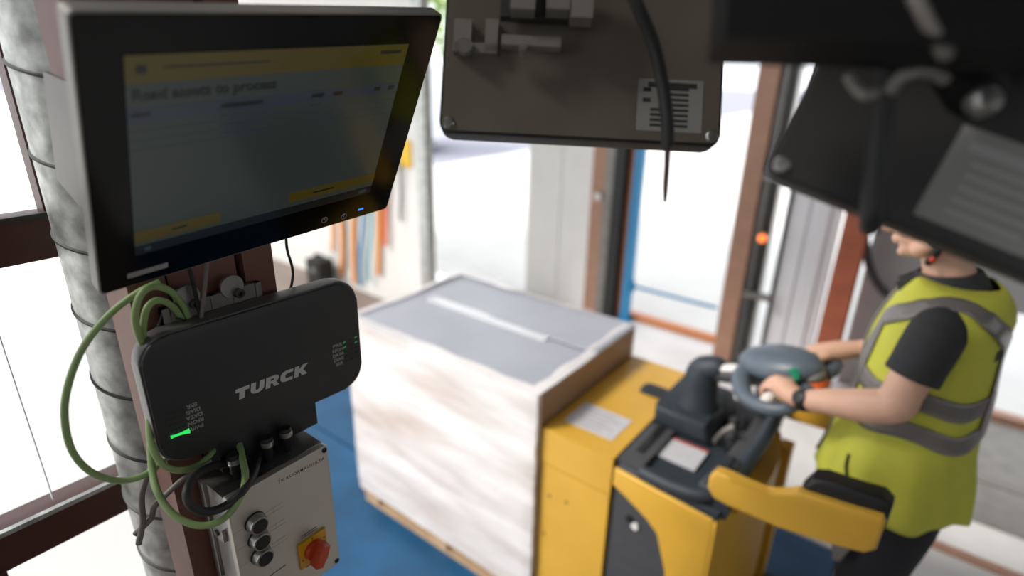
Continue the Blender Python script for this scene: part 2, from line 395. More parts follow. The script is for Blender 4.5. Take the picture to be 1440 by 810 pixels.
# tools on the white wall
def strap(px, y0, y1, wpx, m, label, cat, off=.03, wav=.012):
    a = at(px, y0, Y=YT-off); b = at(px, y1, Y=YT-off); wd = wpx*.0068
    root = empty(cat.replace(' ', '_'), (a.x, YT-off, b.z), label=label, cat=cat, group='tools hung on the white wall')
    pts = [a.lerp(b, t)+V((wav*sin(t*7+px), -.004*sin(t*9), 0)) for t in [i/9 for i in range(10)]]
    mk('strap', tube(B(), pts, wd/2, 10, flat=.35, up=(0, 1, 0), k=2), m, root, True, world=True)
    mk('hook', tube(B(), [a+V((0, .028, .02)), a+V((0, -.01, .03)), a+V((0, -.025, .01)), a+V((0, -.025, -.03)), a+V((0, -.01, -.045))], .006, 8, k=4), 'steel', root, True, world=True)
    return root
strap(467, 255, 352, 7, 'tool_orange', 'short amber strap hung leftmost on the white wall', 'strap')
strap(480, 240, 388, 8, 'tool_orange', 'long amber strap hung above the black case', 'strap')
strap(486, 250, 378, 5, 'rubber', 'black strap between the amber straps', 'strap', .05)
strap(497, 235, 398, 8, 'tool_orange', 'amber strap left of the blue rope', 'strap')
strap(508, 230, 402, 6, 'blue_paint', 'pale blue rope hung among the amber straps', 'rope', .03, .02)
strap(520, 230, 396, 6, 'teal', 'teal rope next to the pale blue rope', 'rope', .05, .02)
strap(532, 220, 386, 8, 'tool_orange', 'straight amber lashing strap right of the teal rope', 'strap', .03, .0)
strap(541, 240, 345, 8, 'orange', 'short orange strap rightmost of the straps', 'strap', .04, .004)
strap(563, 232, 310, 4, 'galv_dark', 'small grey tool hung alone near the corner post', 'hand tool', .03, .0)
ca = at(452, 398, Y=YT-.16)
tc = empty('tool_case', (ca.x, YT-.16, 0), label='black tool case under the amber straps', cat='case')
mk('body', bx(B(), -.11, .11, -.08, .08, 0, .28, .02), 'rubber', tc); mk('handle', tube(B(), [(-.05, 0, .28), (-.05, 0, .32), (.05, 0, .32), (.05, 0, .28)], .012, 8, k=3), 'rubber', tc, True)
mk('badge', cyl(B(), (.0, -.085, .18), (0, -.078, .18), .03), 'label_grey', tc)
sg = at(572, 218, Y=YT-.01)
sn = empty('wall_sign', sg, label='small yellow sign on the white wall by the corner post', cat='sign')
mk('plate', bx(B(), -.09, .05, -.005, .008, -.1, .12, .003), mat('sign_yellow', 'e3b62c', .5), sn)

# outside: parked van and trees
_v = at(500, 175, D=15)
vn = empty('van', (_v.x, _v.y, -.03), label='white parked van with dark windows outside the dock', cat='van'); vn.rotation_euler.z = radians(20)
prism(bmv := B(), [(-2.3, .35), (-2.3, 1.0), (-1.75, 1.15), (-1.1, 1.95), (2.3, 2.0), (2.4, .35)], -.95, .95, 'y', .12, 3)
mk('body', bmv, 'car_white', vn, True)
prism(bmv := B(), [(-1.55, 1.2), (-1.05, 1.84), (-.2, 1.84), (-.2, 1.2)], -.97, .97, 'y', .02); mk('side_window', bmv, 'car_glass', vn)
prism(bmv := B(), [(-.1, 1.2), (-.1, 1.84), (2.1, 1.84), (2.1, 1.2)], -.97, .97, 'y', .02); mk('side_window', bmv, 'car_glass', vn)
for x in (-1.5, 1.5):
    for s in (-1, 1): mk('wheel', cyl(B(), (x, s*.75, .33), (x, s*.98, .33), .33), 'rubber', vn, True)
def tree(x, y, h, r, label):
    t = empty('tree', (x, y, -.1), label=label, cat='tree')
    mk('trunk', tube(B(), [(0, 0, 0), (.1, 0, h*.3), (0, .1, h*.6)], [.25, .2, .1], 10, k=3), 'bark', t, True)
    bm = B()
    for i in range(1500):
        a, c, q = random.uniform(0, 2*pi), random.uniform(-1, 1), random.random()**.4
        s = math.sqrt(1-c*c); p = V((r*q*s*cos(a), r*q*s*sin(a), h*.6+h*.38*q*c))
        d = V((random.gauss(0, 1), random.gauss(0, 1), random.gauss(0, 1))).normalized(); e = d.orthogonal().normalized(); z = random.uniform(.12, .26)
        bm.faces.new([bm.verts.new(p+d*z), bm.verts.new(p+e*z*.5), bm.verts.new(p-d*z), bm.verts.new(p-e*z*.5)])
    mk('foliage', bm, 'leaf', t, kind='stuff')
_t = at(634, 60, D=27); tree(_t.x, _t.y, 9, 3.2, 'light green leafy tree behind the van')

# ================================================================== NEAR LEFT: duct, column, screen, reader, control box
def loc(px, py, m, z=0):
    """where a pixel's ray meets the local plane z of a frame"""
    o = V((m[0][3], m[1][3], m[2][3])); n = V((m[0][2], m[1][2], m[2][2])); o = o+n*z
    d = at(px, py, D=1)-CAMP; t = (o-CAMP).dot(n)/d.dot(n)
    q = CAMP+d*t-o
    return q.dot(V((m[0][0], m[1][0], m[2][0]))), q.dot(V((m[0][1], m[1][1], m[2][1])))
# spiral duct
DC = V((-.935, .312, 0)); DR = .085
du = empty('ventilation_duct', DC, label='galvanised spiral ventilation duct standing behind the brown column', cat='duct')
def helix(prof, z0, n=48):
    # one turn of a strip wound round the duct; prof is (radius, height) and the strip falls .11 m per turn
    bm = B(); rows = []
    for j in range(n+1):
        a = -pi*1.5+2*pi*j/n; rows.append([bm.verts.new((r*cos(a), r*sin(a), z0+h-.11*(a+pi/2)/(2*pi))) for r, h in prof])
    for A, C_ in zip(rows, rows[1:]):
        for q in range(len(prof)-1): bm.faces.new((A[q], A[q+1], C_[q+1], C_[q]))
    return bm
for k in range(-18, 20):
    z = 2.012+.11*k
    mk('duct_section', helix([(DR, .002), (DR, .108)], z), 'galv', du, True)
    mk('duct_seam', helix([(DR-.001, -.0035), (DR+.0025, -.002), (DR+.0025, .0005), (DR-.001, .0025)], z), 'galv_dark', du, True)
# brown column of channels
CX = -.75
cl = empty('steel_column', (CX-.04, .33, 0), label='dark brown channel column carrying the screen and the reader', cat='column')
for y0, y1, xf in ((.236, .279, CX), (.284, .372, CX-.006), (.380, .424, CX)):
    mk('channel', bx(B(), CX-.075, xf, y0, y1, 0, 4.18, .003), 'brown_steel', cl, world=True)
mk('back_plate', bx(B(), CX-.08, CX-.03, .238, .422, 0, 4.18), 'brown_steel', cl, world=True)

# ---- screen
MM = frame((-.622, .384, 2.043), (.003, .998, .06), (.473, -.055, .88))
MW, MH = .400, .308
mo = empty('industrial_monitor', mtx=MM, label='black framed industrial monitor tilted down on the brown column', cat='monitor')
prism(b := B(), rrect(MW, MH, .006, 3), -.018, -.001, 'z', .001, 1); mk('rim', b, 'housing', mo)
prism(b := B(), rrect(MW-.004, MH-.004, .005, 3), -.003, 0, 'z', .0006, 1); mk('front_glass', b, 'bezel', mo)
bx(b := B(), -MW/2+.06, MW/2-.03, -MH/2+.03, MH/2-.03, -.05, -.016, .006); mk('housing', b, 'housing', mo)
for k in range(6):
    bx(b := B(), -.12+k*.044, -.09+k*.044, -MH/2+.0285, -MH/2+.0305, -.042, -.026); mk('vent_slot', b, 'rubber', mo)
c4 = [loc(*p, MM) for p in ((179, 82), (577, 58), (517, 275), (185, 355))]
sx0, sx1 = (c4[0][0]+c4[3][0])/2, (c4[1][0]+c4[2][0])/2; sy1, sy0 = (c4[0][1]+c4[1][1])/2, (c4[2][1]+c4[3][1])/2
sw, sh = sx1-sx0, sy1-sy0
def ui(name, u0, u1, v0, v1, m, z=.0012, par=None, label=None):
    o = mk(name, bx(B(), sx0+u0*sw, sx0+u1*sw, sy1-v1*sh, sy1-v0*sh, .0002, z), m, par or mo); 
    if label: o['label'] = label
    return o
scr = ui('screen', 0, 1, 0, 1, 'scr_bg', .0006, label='dim lit display page')
ui('header_bar', 0, 1, 0, .115, 'scr_yellow', .0009, scr, 'yellow header bar'); ui('menu_icon', .028, .055, .04, .075, 'scr_text', .0011, scr)
ui('title_row', .1, .42, .05, .058, 'scr_bar', .0011, scr); ui('clock_text', .87, .97, .03, .05, 'scr_text', .0011, scr)
ui('table_header', 0, 1, .225, .285, 'scr_row', .0009, scr)
for u0, u1 in ((.01, .06), (.27, .41), (.60, .65), (.69, .73), (.88, .91), (.95, .98)): ui('column_title', u0, u1, .24, .262, 'scr_text', .0011, scr)
for k in range(3):
    ui('table_line', 0, 1, .325+k*.045, .328+k*.045, 'scr_row', .0009, scr)
    for u0, u1 in ((.27, .44), (.60, .64), (.69, .74)): ui('table_text', u0, u1, .30+k*.045, .312+k*.045, 'scr_row', .0011, scr)
ui('button', 0.0, .29, .855, .925, 'scr_yellow', .001, scr, 'yellow button'); ui('button_text', .12, .17, .885, .895, 'scr_bar', .0012, scr)
ui('button', .57, 1, .845, .915, 'scr_yellow', .001, scr, 'yellow button'); ui('button_text', .68, .78, .875, .885, 'scr_bar', .0012, scr)
ui('task_bar', 0, 1, .945, 1, 'scr_bar', .0009, scr); ui('task_icon', .03, .05, .96, .985, 'scr_row', .0011, scr); ui('tray_icon', .93, .97, .96, .985, 'scr_row', .0011, scr)
text('page_title', 'Read assets to process', .0148, 'scr_text', scr, T((sx0+.235*sw, sy1-.168*sh, .0009)), .0002, .0004, sx=1.02)
lx, ly = loc(208, 380, MM); bx(b := B(), lx-.021, lx+.021, ly-.0035, ly+.0035, .0, .0008); mk('maker_plate', b, 'print_grey', mo)
for px, py in ((456, 316), (483, 311)):
    lx, ly = loc(px, py-7, MM); tube(b := B(), [(lx+.0045*cos(a), ly+.0045*sin(a), .0006) for a in [i*pi/8 for i in range(16)]], .0007, 6, closed=True)
    bx(b, lx-.0006, lx+.0006, ly-.001, ly+.004, 0, .0008); mk('touch_key', b, 'print_grey', mo)
lx, ly = loc(507, 294, MM); bx(b := B(), lx-.0045, lx+.0045, ly-.0013, ly+.0013, 0, .0008); mk('power_light', b, 'led_blue', mo, label='blue power light')
# bracket between screen and column
br = empty('monitor_bracket', (CX, .33, 2.03), label='galvanised side bracket holding the monitor to the column', cat='bracket')
YP = .215
pp = [at(60, 100, Y=YP), at(100, 118, Y=YP), at(120, 150, Y=YP), at(128, 310, Y=YP), at(80, 252, Y=YP)]
for y in (YP, .415):
    prism(b := B(), [(p.x, p.z) for p in pp], y, y+.004, 'y'); mk('side_plate', b, 'guide_grey', br, world=True)
mk('cross_tube', bx(B(), -.725, -.66, YP+.006, .413, 2.03, 2.10, .004), 'rubber', br, world=True)
mk('wall_plate', bx(B(), CX, CX+.006, .25, .41, 1.98, 2.16, .002), 'galv', br, world=True)
for z in (2.0, 2.14):
    for y in (.27, .39): mk('bolt', cyl(B(), (CX+.004, y, z), (CX+.014, y, z), .008, n=6), 'steel', br, world=True)

# ---- reader
RM = frame((-.700, .369, 1.735), (.063, .998, .006), (.017, -.007, 1))
RW, RH = .304, .184
rd = empty('rfid_reader', mtx=RM, label='flat black rounded reader with white lettering and green lights on the column', cat='reader')
prism(b := B(), rrect(RW, RH, .036, 8), -.030, -.004, 'z', .003, 2); mk('rim', b, 'reader_rim', rd, True)
prism(b := B(), rrect(RW-.005, RH-.005, .034, 8), -.01, 0, 'z', .0025, 3); mk('front_cover', b, 'reader_front', rd, True)
a0 = loc(331, 556, RM); a1 = loc(430, 518, RM); ang = math.atan2(a1[1]-a0[1], a1[0]-a0[0]); cxm, cym = (a0[0]+a1[0])/2, (a0[1]+a1[1])/2
# the wordmark: five heavy wide letters
def letters():
    W, g, h, s = 1.0, .12, 1.0, .30
    L = {'T': [[(0, .68), (0, 1), (1, 1), (1, .68), (.70, .68), (.70, 0), (.30, 0), (.30, .68)]],
         'U': [[(0, 1), (.36, 1), (.36, .38), (.44, .27), (.56, .27), (.64, .38), (.64, 1), (1, 1), (1, .3), (.84, .06), (.6, 0), (.4, 0), (.16, .06), (0, .3)]],
         'R': [[(0, 0), (0, 1), (.78, 1), (.95, .9), (1, .7), (.95, .5), (.8, .4), (1.05, 0), (.68, 0), (.5, .34), (.36, .34), (.36, .56), (.58, .56), (.64, .66), (.58, .76), (.36, .76), (.36, 0)]],
         'C': [[(1, .72), (1, 1), (.4, 1), (.14, .92), (0, .7), (0, .3), (.14, .08), (.4, 0), (1, 0), (1, .28), (.5, .28), (.38, .38), (.38, .62), (.5, .72)]],
         'K': [[(0, 0), (0, 1), (.36, 1), (.36, .64), (.66, 1), (1.08, 1), (.7, .56), (1.1, 0), (.66, 0), (.44, .36), (.36, .28), (.36, 0)]]}
    return L
Lh, Lw = .0165, .0178
lw = math.hypot(a1[0]-a0[0], a1[1]-a0[1])+.004; pitchL = lw/5
lo = empty('wordmark', mtx=T((cxm, cym, .0002)) @ Matrix.Rotation(ang, 4, 'Z')); lo.parent = rd
for k, ch in enumerate('TURCK'):
    for poly in letters()[ch]:
        prism(b := B(), [(-lw/2+k*pitchL+p[0]*pitchL*.88+p[1]*.003, (p[1]-.5)*Lh) for p in poly], 0, .0004, 'z'); mk('letter', b, 'print_white', lo)
for k, s in enumerate(('PWR', 'RFON', 'DATA', 'DIAG', 'ERR')):
    x, y = loc(474.5+k*.7, 486+k*6.4, RM)
    text('light_name', s, .0075, 'print_grey', rd, T((x, y, .0002)) @ Matrix.Rotation(ang*.9, 4, 'Z'), .0002, .0002)
    q = [loc(484+k*.7, 481.5+k*6.6, RM), loc(500+k*.4, 474+k*6.9, RM)]
    for j, t in enumerate((0, .5, 1)):
        px, py = q[0][0]*(1-t)+q[1][0]*t, q[0][1]*(1-t)+q[1][1]*t
        on_ = k == 0 and j in (0, 2) or k == 1 and j in (0, 2)
        tube(b := B(), [(px-.0022, py-.0006, .0002), (px+.0022, py+.0006, .0002)], .0011, 8); mk('status_light', b, 'led_dim' if on_ else 'led_off', rd, True)
    x, y = loc(277-k*1.8, 600-k*7.5, RM)
    text('light_name', s, .0075, 'print_grey', rd, T((x, y, .0002)) @ Matrix.Rotation(ang*.9+pi, 4, 'Z'), .0002, .0002)
    q = [loc(240-k*1.6, 615-k*7.6, RM), loc(266-k*1.9, 605.5-k*7.6, RM)]
    b = B()
    if k == 0: tube(b, [(q[0][0], q[0][1], .0002), (q[0][0]*.7+q[1][0]*.3, q[0][1]*.7+q[1][1]*.3, .0002), (q[1][0]*.7+q[0][0]*.3, q[1][1]*.7+q[0][1]*.3, .0002), (q[1][0], q[1][1], .0002)], [.0024, .0015, .0022, .0036], 10, k=3)
    else: tube(b, [(q[0][0], q[0][1], 0), (q[1][0], q[1][1], 0)], .0009, 8)
    mk('status_light', b, 'led_green' if k == 0 else 'led_off', rd, True, label='lit green status bar' if k == 0 else None)
# rear block and plugs below the reader
blk = at(455, 622, X=-.722); bl2 = at(318, 690, X=-.722)
mk('rear_block', bx(B(), -.738, -.706, .285, .437, 1.603, 1.650, .003), 'black_plastic', rd, world=True)
for y, z in ((.296, 1.634), (.345, 1.634), (.375, 1.634)):
    lathe(b := B(), [(.0075, 0), (.0085, -.004), (.0085, -.016), (.007, -.018), (.007, -.03), (.0045, -.034), (.004, -.046)], 16, (-.692, y, z)); mk('plug', b, 'rubber', rd, True, world=True)
    lathe(b := B(), [(.0088, -.006), (.0092, -.008), (.0092, -.012), (.0088, -.014)], 16, (-.692, y, z)); mk('plug_ring', b, 'steel', rd, True, world=True)
# slotted bracket with clamp discs above the reader
rb = empty('reader_bracket', (-.742, .33, 1.84), label='slotted grey steel bracket with round clamp discs above the reader', cat='bracket')
YK = [at(326, 403, X=-.735), at(263, 418, X=-.735)]
mk('slotted_bar', bx(B(), -.744, -.735, .262, .392, 1.815, 1.846, .002), 'guide_grey', rb, world=True)
mk('slotted_bar', bx(B(), -.744, -.735, .262, .392, 1.78, 1.802, .002), 'guide_grey', rb, world=True)
for y in (.262, .292, .322, .352, .384):
    mk('rib', bx(B(), -.744, -.733, y, y+.008, 1.70, 1.846, .001), 'guide_grey', rb, world=True)
for p in YK:
    lathe(b := B(), [(.003, 0), (.0155, 0), (.0165, .0015), (.0165, .004), (.0155, .0055), (.004, .0055)], 28, (p.x-.004, p.y, p.z), (1, 0, 0)); mk('clamp_disc', b, 'steel', rb, True, world=True)
    lathe(b := B(), [(.0065, .004), (.0065, .012), (.0035, .0125), (.0035, .008)], 16, (p.x-.004, p.y+.006, p.z-.010), (1, 0, 0)); mk('socket_bolt', b, 'galv_dark', rb, True, world=True)

# ---- control box
KX = -.660; KY0, KY1, KZ0, KZ1 = .263, .420, 1.362, 1.594
KM = frame((KX, (KY0+KY1)/2, (KZ0+KZ1)/2), (0, 1, 0), (0, 0, 1)); KW, KH = KY1-KY0, KZ1-KZ0
kb = empty('control_box', mtx=KM, label='brushed steel control box with three black buttons and a red switch', cat='control box')
mk('body', bx(B(), -KW/2+.001, KW/2-.001, -KH/2+.001, KH/2-.001, -.082, -.012, .003), 'steel', kb)
prism(b := B(), rrect(KW, KH, .005, 3), -.012, 0, 'z', .0015, 2); mk('front_panel', b, 'brushed', kb)
for x in (-1, 1):
    for y in (-1, 1):
        lathe(b := B(), [(.0042, .0), (.0042, .0012), (.003, .0016), (.003, .0006), (0, .0006)], 14, (x*(KW/2-.006), y*(KH/2-.007), 0)); mk('screw', b, 'print_black', kb, True)
for z in (.045, -.055):
    mk('side_clip', bx(B(), -KW/2-.004, -KW/2+.002, z-.011, z+.011, -.05, -.022, .0015), 'steel', kb)
    mk('side_clip_bolt', cyl(B(), (-KW/2-.007, z, -.036), (-KW/2-.003, z, -.036), .005, n=6), 'galv_dark', kb)
mk('side_rail', bx(B(), -KW/2-.003, -KW/2+.001, -KH/2, KH/2, -.062, -.056, .001), 'steel', kb)
x0, y0 = loc(394, 676, KM); x1, y1 = loc(453, 647, KM)
text('title', 'TK KUORMAUSSILTA', .0072, 'print_black', kb, T(((x0+x1)/2, (y0+y1)/2, .0001)) @ Matrix.Rotation(math.atan2(y1-y0, x1-x0)*.6, 4, 'Z'), .0001, .00005, sx=1.0, space=1.16)
for i, (px, py) in enumerate(((365, 739), (369, 762), (373, 785))):
    x, y = loc(px, py, KM, .012)
    pb = mk('push_button', lathe(B(), [(.0145, 0), (.0145, .004), (.0135, .006), (.0135, .011), (.0128, .0135), (.0108, .0142), (.0104, .0118), (0, .0118)], 28, (x, y, 0)), 'steel', kb, True)
    mk('button_cap', lathe(B(), [(.0102, .0105), (.0102, .0135), (.0096, .0142), (0, .0145)], 24, (x, y, 0)), 'rubber', pb, True)
    mk('button_seal', lathe(B(), [(.0150, 0), (.0150, .003), (.0146, .0035)], 24, (x, y, 0)), 'rubber', pb, True)
    for s, l in ((1, .026), (-1, .014)):                        # printed guide lines beside each button
        b = B()
        for dy in ((-.0035, .0035) if s > 0 else (0,)):
            bx(b, x+s*.017 if s > 0 else x-.017-l, x+.017+l if s > 0 else x-.017, y+dy-.0003, y+dy+.0003, .0, .0002)
        if s > 0: bx(b, x+.028, x+.0286, y-.006, y+.006, 0, .0002)
        mk('printed_line', b, 'print_grey', kb)
x, y = loc(439, 770, KM)
yp = mk('switch_plate', bx(B(), x-.024, x+.024, y-.024, y+.024, 0, .004, .0015), 'switch_yellow', kb, label='yellow switch plate')
kn = mk('rotary_base', lathe(B(), [(.0165, .004), (.0165, .010), (.015, .012), (0, .012)], 28, (x, y, 0)), 'switch_red', yp, True)
m2 = T((x, y, 0)) @ Matrix.Rotation(radians(-28), 4, 'Z')
prism(b := B(), [(-.0065, .0175), (.0065, .0175), (.0075, 0), (.0065, -.019), (-.0065, -.019), (-.0075, 0)], .011, .031, 'z', .0025, 2, m2); mk('rotary_handle', b, 'switch_red', yp, True, label='red rotary handle')
for dx, dy in ((-.02, -.008), (.02, .008), (0, .021)): mk('switch_mark', cyl(B(), (x+dx, y+dy, .004), (x+dx, y+dy, .0044), .0014, n=8), 'print_black', yp)
for k in range(2): mk('printed_line', bx(B(), x-.016, x+.012, y+.0285+k*.004, y+.0297+k*.004, 0, .0002), 'print_black', kb)
mk('printed_line', bx(B(), x-.014, x+.014, y-.030, y-.0285, 0, .0002), 'print_black', kb)
x, y = loc(385, 806, KM); mk('printed_line', bx(B(), x-.02, x+.02, y-.0007, y+.0007, 0, .0002), 'print_black', kb)

# ---- cables
def cable(name, pts, r, m, label, X=-.7, cat='cable', **kw):
    P3 = [at(p[0], p[1], X=p[2] if len(p) > 2 else X) for p in pts]
    return mk(name, tube(B(), P3, r, 10, k=6), m, None, True, label=label, cat=cat, **kw)
cable('green_cable', [(275, 500, -.735), (268, 470, -.735), (262, 438, -.733), (240, 410, -.725), (214, 403, -.715), (196, 418, -.71), (190, 450, -.712), (200, 484, -.725), (215, 520, -.735)], .0042, 'cable_green', 'green cable arching highest above the reader', group='green cables')
cable('green_cable', [(268, 500, -.735), (262, 470, -.735), (252, 442, -.733), (234, 425, -.725), (216, 424, -.718), (204, 441, -.715), (202, 480, -.728), (212, 520, -.735)], .0040, 'cable_green', 'green cable in a smaller arch inside the highest one')
cable('green_cable', [(225, 396, -.73), (190, 414, -.735), (150, 446, -.74), (115, 492, -.74), (95, 545, -.74), (91, 590, -.74), (102, 635, -.738), (130, 665, -.735), (170, 676, -.73), (205, 667, -.725), (232, 646, -.733), (250, 625, -.738)], .0040, 'cable_green', 'green cable in the widest loop in front of the duct')
cable('green_cable', [(214, 560, -.738), (210, 595, -.73), (213, 625, -.715), (226, 650, -.705), (246, 661, -.70), (268, 659, -.70), (290, 645, -.71), (305, 628, -.72)], .0042, 'cable_green', 'green cable curling under the lower left corner of the reader')
cable('green_cable', [(216, 560, -.74), (212, 610, -.738), (214, 660, -.72), (223, 695, -.69), (246, 725, -.665), (280, 739, -.645), (312, 731, -.635), (336, 703, -.635), (345, 672, -.655), (341, 645, -.68), (336, 622, -.712)], .0045, 'cable_green', 'green cable in a long loop hanging over the control box')
cable('black_cable', [(322, 652, -.706), (300, 655, -.695), (276, 668, -.675), (263, 690, -.655), (268, 710, -.645), (290, 720, -.64), (318, 711, -.638), (342, 690, -.64), (357, 665, -.665), (363, 640, -.70)], .0055, 'cable_black', 'thick black cable looped over the control box')
cable('grey_cable', [(300, 648, -.73), (283, 656, -.74), (258, 673, -.742), (232, 697, -.745), (217, 713, -.75), (213, 728, -.755), (200, 742, -.76), (190, 751, -.765)], .0038, 'cable_grey', 'grey cable end crossing the duct at a slant')
cable('grey_cable', [(214, 655, -.745), (205, 675, -.75), (199, 700, -.755), (201, 730, -.758), (199, 745, -.758), (195, 765, -.758)], .0040, 'cable_grey', 'grey cable end hanging straight down by the duct')
cable('thin_cable', [(402, 330, -.74), (404, 352, -.74), (411, 376, -.74), (411, 395, -.74), (404, 425, -.74)], .0020, 'cable_black', 'thin black wire right of the brown column')
cable('thin_cable', [(264, 368, -.70), (272, 400, -.72), (284, 455, -.728)], .0026, 'cable_black', 'dark lead slanting down from the monitor to the bracket')
cable('thin_cable', [(292, 360, -.70), (288, 400, -.715), (282, 460, -.722)], .0026, 'cable_grey', 'pale lead crossing the dark lead above the reader')
cable('thin_cable', [(207, 490, -.735), (220, 465, -.735), (229, 440, -.735), (235, 434, -.735), (239, 445, -.735), (237, 480, -.735)], .0015, 'cable_black', 'fine black wire bent inside the green arches')
cable('thin_cable', [(418, 585, -.725), (421, 597, -.715), (428, 601, -.71), (433, 596, -.71), (431, 582, -.72)], .0020, 'cable_black', 'small black wire loop under the right end of the reader')
cable('cable_tie', [(247, 447, -.728), (258, 450, -.726), (266, 455, -.73)], .0013, 'rubber', 'black tie around the green arches', cat='cable tie')

# ================================================================== HANGING READERS SEEN FROM BEHIND
def hung(name, BLp, ex, ey, W, H, m, label, labelbox, screws):
    ex = V(ex).normalized(); ey = V(ey).normalized()
    c = V(BLp)+ex*W/2+ey*H/2; mt = frame(c, ex, ey)
    o = empty(name, mtx=mt, label=label, cat='reader')
    prism(b := B(), rrect(W, H, .012, 5), -.028, -.002, 'z', .003, 2); mk('rim', b, 'rubber', o, True)
    prism(b := B(), rrect(W-.006, H-.006, .010, 5), -.004, 0, 'z', .0006, 1); mk('back_plate', b, m, o)
    for x, y in screws:
        lathe(b := B(), [(.0065, 0), (.0065, .002), (.005, .0035), (0, .0038)], 18, (x*(W/2-.010), y*(H/2-.010), 0)); mk('screw', b, 'steel', o, True)
    return o, mt
# middle one
hp, HM = hung('hanging_reader', (-.330-.5*.3*.812, .549-.5*.3*.583, 2.063+.5*.3*.025), (.812, .583, -.025), (-.208, .329, .921), .300, .30, 'plate_metal',
              'metal backed reader hanging at top centre, with a small label', None, ((-1, -1), (1, -1), (-1, 1), (1, 1)))
q = [loc(898, 110, HM), loc(986, 188, HM)]
lb = mk('sticker', bx(B(), q[0][0], q[1][0], q[1][1], q[0][1], 0, .0006), 'label_grey', hp, label='grey rating label')
lw_, lh_ = q[1][0]-q[0][0], q[0][1]-q[1][1]
for k in range(9):
    v = .06+k*.1
    mk('printed_line', bx(B(), q[0][0]+lw_*(.15 if k == 0 else .48 if k < 5 else .2), q[0][0]+lw_*(.9 if k == 0 else .78), q[0][1]-lh_*(v+(.10 if k == 0 else .05)), q[0][1]-lh_*v, 0, .0009), 'galv_dark', lb)
for k in range(2): mk('printed_line', bx(B(), q[0][0]+lw_*.08, q[0][0]+lw_*.2, q[0][1]-lh_*(.45-k*.2), q[0][1]-lh_*(.37-k*.2), 0, .0009), 'galv_dark', lb)
hb = hp
def hbx(name, p0, p1, z0, z1, m='guide_grey', bev=.002):
    a = loc(*p0, HM, (z0+z1)/2); c = loc(*p1, HM, (z0+z1)/2)
    return mk(name, bx(B(), min(a[0], c[0]), max(a[0], c[0]), min(a[1], c[1]), max(a[1], c[1]), z0, z1, bev), m, hb)
hbx('lug', (640, 30), (662, 76), .0, .012); hbx('lug', (684, 30), (699, 76), .0, .012); hbx('lug_base', (640, 62), (699, 78), 0, .012)
hbx('cross_bar', (706, 52), (788, 70), .02, .032); hbx('cross_bar', (706, -20), (830, 32), .01, .022, 'galv_dark')
hbx('arm_plate', (722, -60), (752, 20), .03, .05); hbx('arm_plate', (772, -60), (800, 20), .03, .05); hbx('arm_plate', (806, -60), (832, 32), .03, .05)
x, y = loc(655, 68, HM, .012); mk('bolt', cyl(B(), (x, y, .01), (x, y, .02), .008, n=14), 'steel', hb, True)
x, y = loc(735, 70, HM, .03); mk('bolt', cyl(B(), (x, y, .02), (x, y, .038), .004, n=12), 'steel', hb, True)
mk('strut', tube(B(), [(-.02, .12, .03), (-.02, .30, .08), (.1, 2.0, -.6)], .018, 12), 'galv_dark', hb, True)
bx(b := B(), .055, .30, .085, .30, .001, .035, .006)
mk('cable_cover', b, 'rubber', hb)
cb = empty('hanging_cable', at(935, 200, D=.57), label='black cable hanging down the back of the middle reader with a thin brown end', cat='cable')
mk('sheath', tube(B(), [at(872, -60, D=.52), at(893, 0, D=.53), at(918, 60, D=.545), at(932, 120, D=.555), at(938, 170, D=.56), at(939, 206, D=.565)], .0062, 12, k=6), 'rubber', cb, True, world=True)
mk('tail', tube(B(), [at(939, 204, D=.565), at(938, 230, D=.566), at(936, 262, D=.568), at(935, 284, D=.568)], [.0032, .0028, .0026, .0015], 8, k=4), 'cable_brown', cb, True, world=True)
# right one, nearer
pr_, PM = hung('hanging_reader', (-.1235, .4877, 2.0626), (.930, .211, -.301), (.204, .387, .899), .30, .27, 'panel_black',
               'dark reader hanging at upper right in front of the head, with a large label', None, ((-1, -1), (1, -1), (1, 1)))
q = [loc(1325, 190, PM), loc(1460, 330, PM)]
lb = mk('sticker', bx(B(), .108-.15, .20-.15, .012-.135, .082-.135, 0, .0006), 'label_grey', pr_, label='grey rating label')
for k in range(6): mk('printed_line', bx(B(), (.125 if k else .118)-.15, (.175 if k else .19)-.15, .066-k*.009-.135, .066-k*.009+(.003 if k else .007)-.135, 0, .0009), 'print_grey', lb)
hm = empty('ceiling_hanger', at(1300, 40, D=.36), label='black square arm and fittings across the upper right corner', cat='hanger')
a, c = at(1010, 22, D=.36), at(1560, 34, D=.34)
mf = frame((a+c)/2, c-a, _U)
mk('arm', bx(B(), -(c-a).length/2, (c-a).length/2, -.022, .030, -.02, .02, .004, mtx=mf), 'hanger_black', hm, world=True)
mk('clamp', tube(B(), [at(1330, -40, D=.40), at(1345, 40, D=.40), at(1372, 130, D=.42)], .022, 16, k=4), 'hanger_black', hm, True, world=True)
mk('highlight_knob', lathe(B(), [(.0, 0), (.009, 0), (.0105, .003), (.0105, .012), (.008, .016), (0, .017)], 20, at(1370, 148, D=.41), -_fw), 'steel', hm, True, world=True)  # this and the next grey pieces are shaped as highlights on the dark arm
mk('highlight_rod', tube(B(), [at(1283, -10, D=.33), at(1305, 35, D=.33), at(1332, 78, D=.34)], .0045, 10), 'guide_grey', hm, True, world=True)
mk('highlight_arc', tube(B(), [at(1250, 132, D=.38), at(1264, 112, D=.375), at(1285, 102, D=.37), at(1310, 102, D=.37), at(1328, 112, D=.375)], .0042, 10, k=5), 'guide_grey', hm, True, world=True)
mk('highlight_arc', tube(B(), [at(1193, 108, D=.38), at(1203, 122, D=.375), at(1216, 133, D=.37), at(1232, 130, D=.37)], .0036, 10, k=5), 'guide_grey', hm, True, world=True)
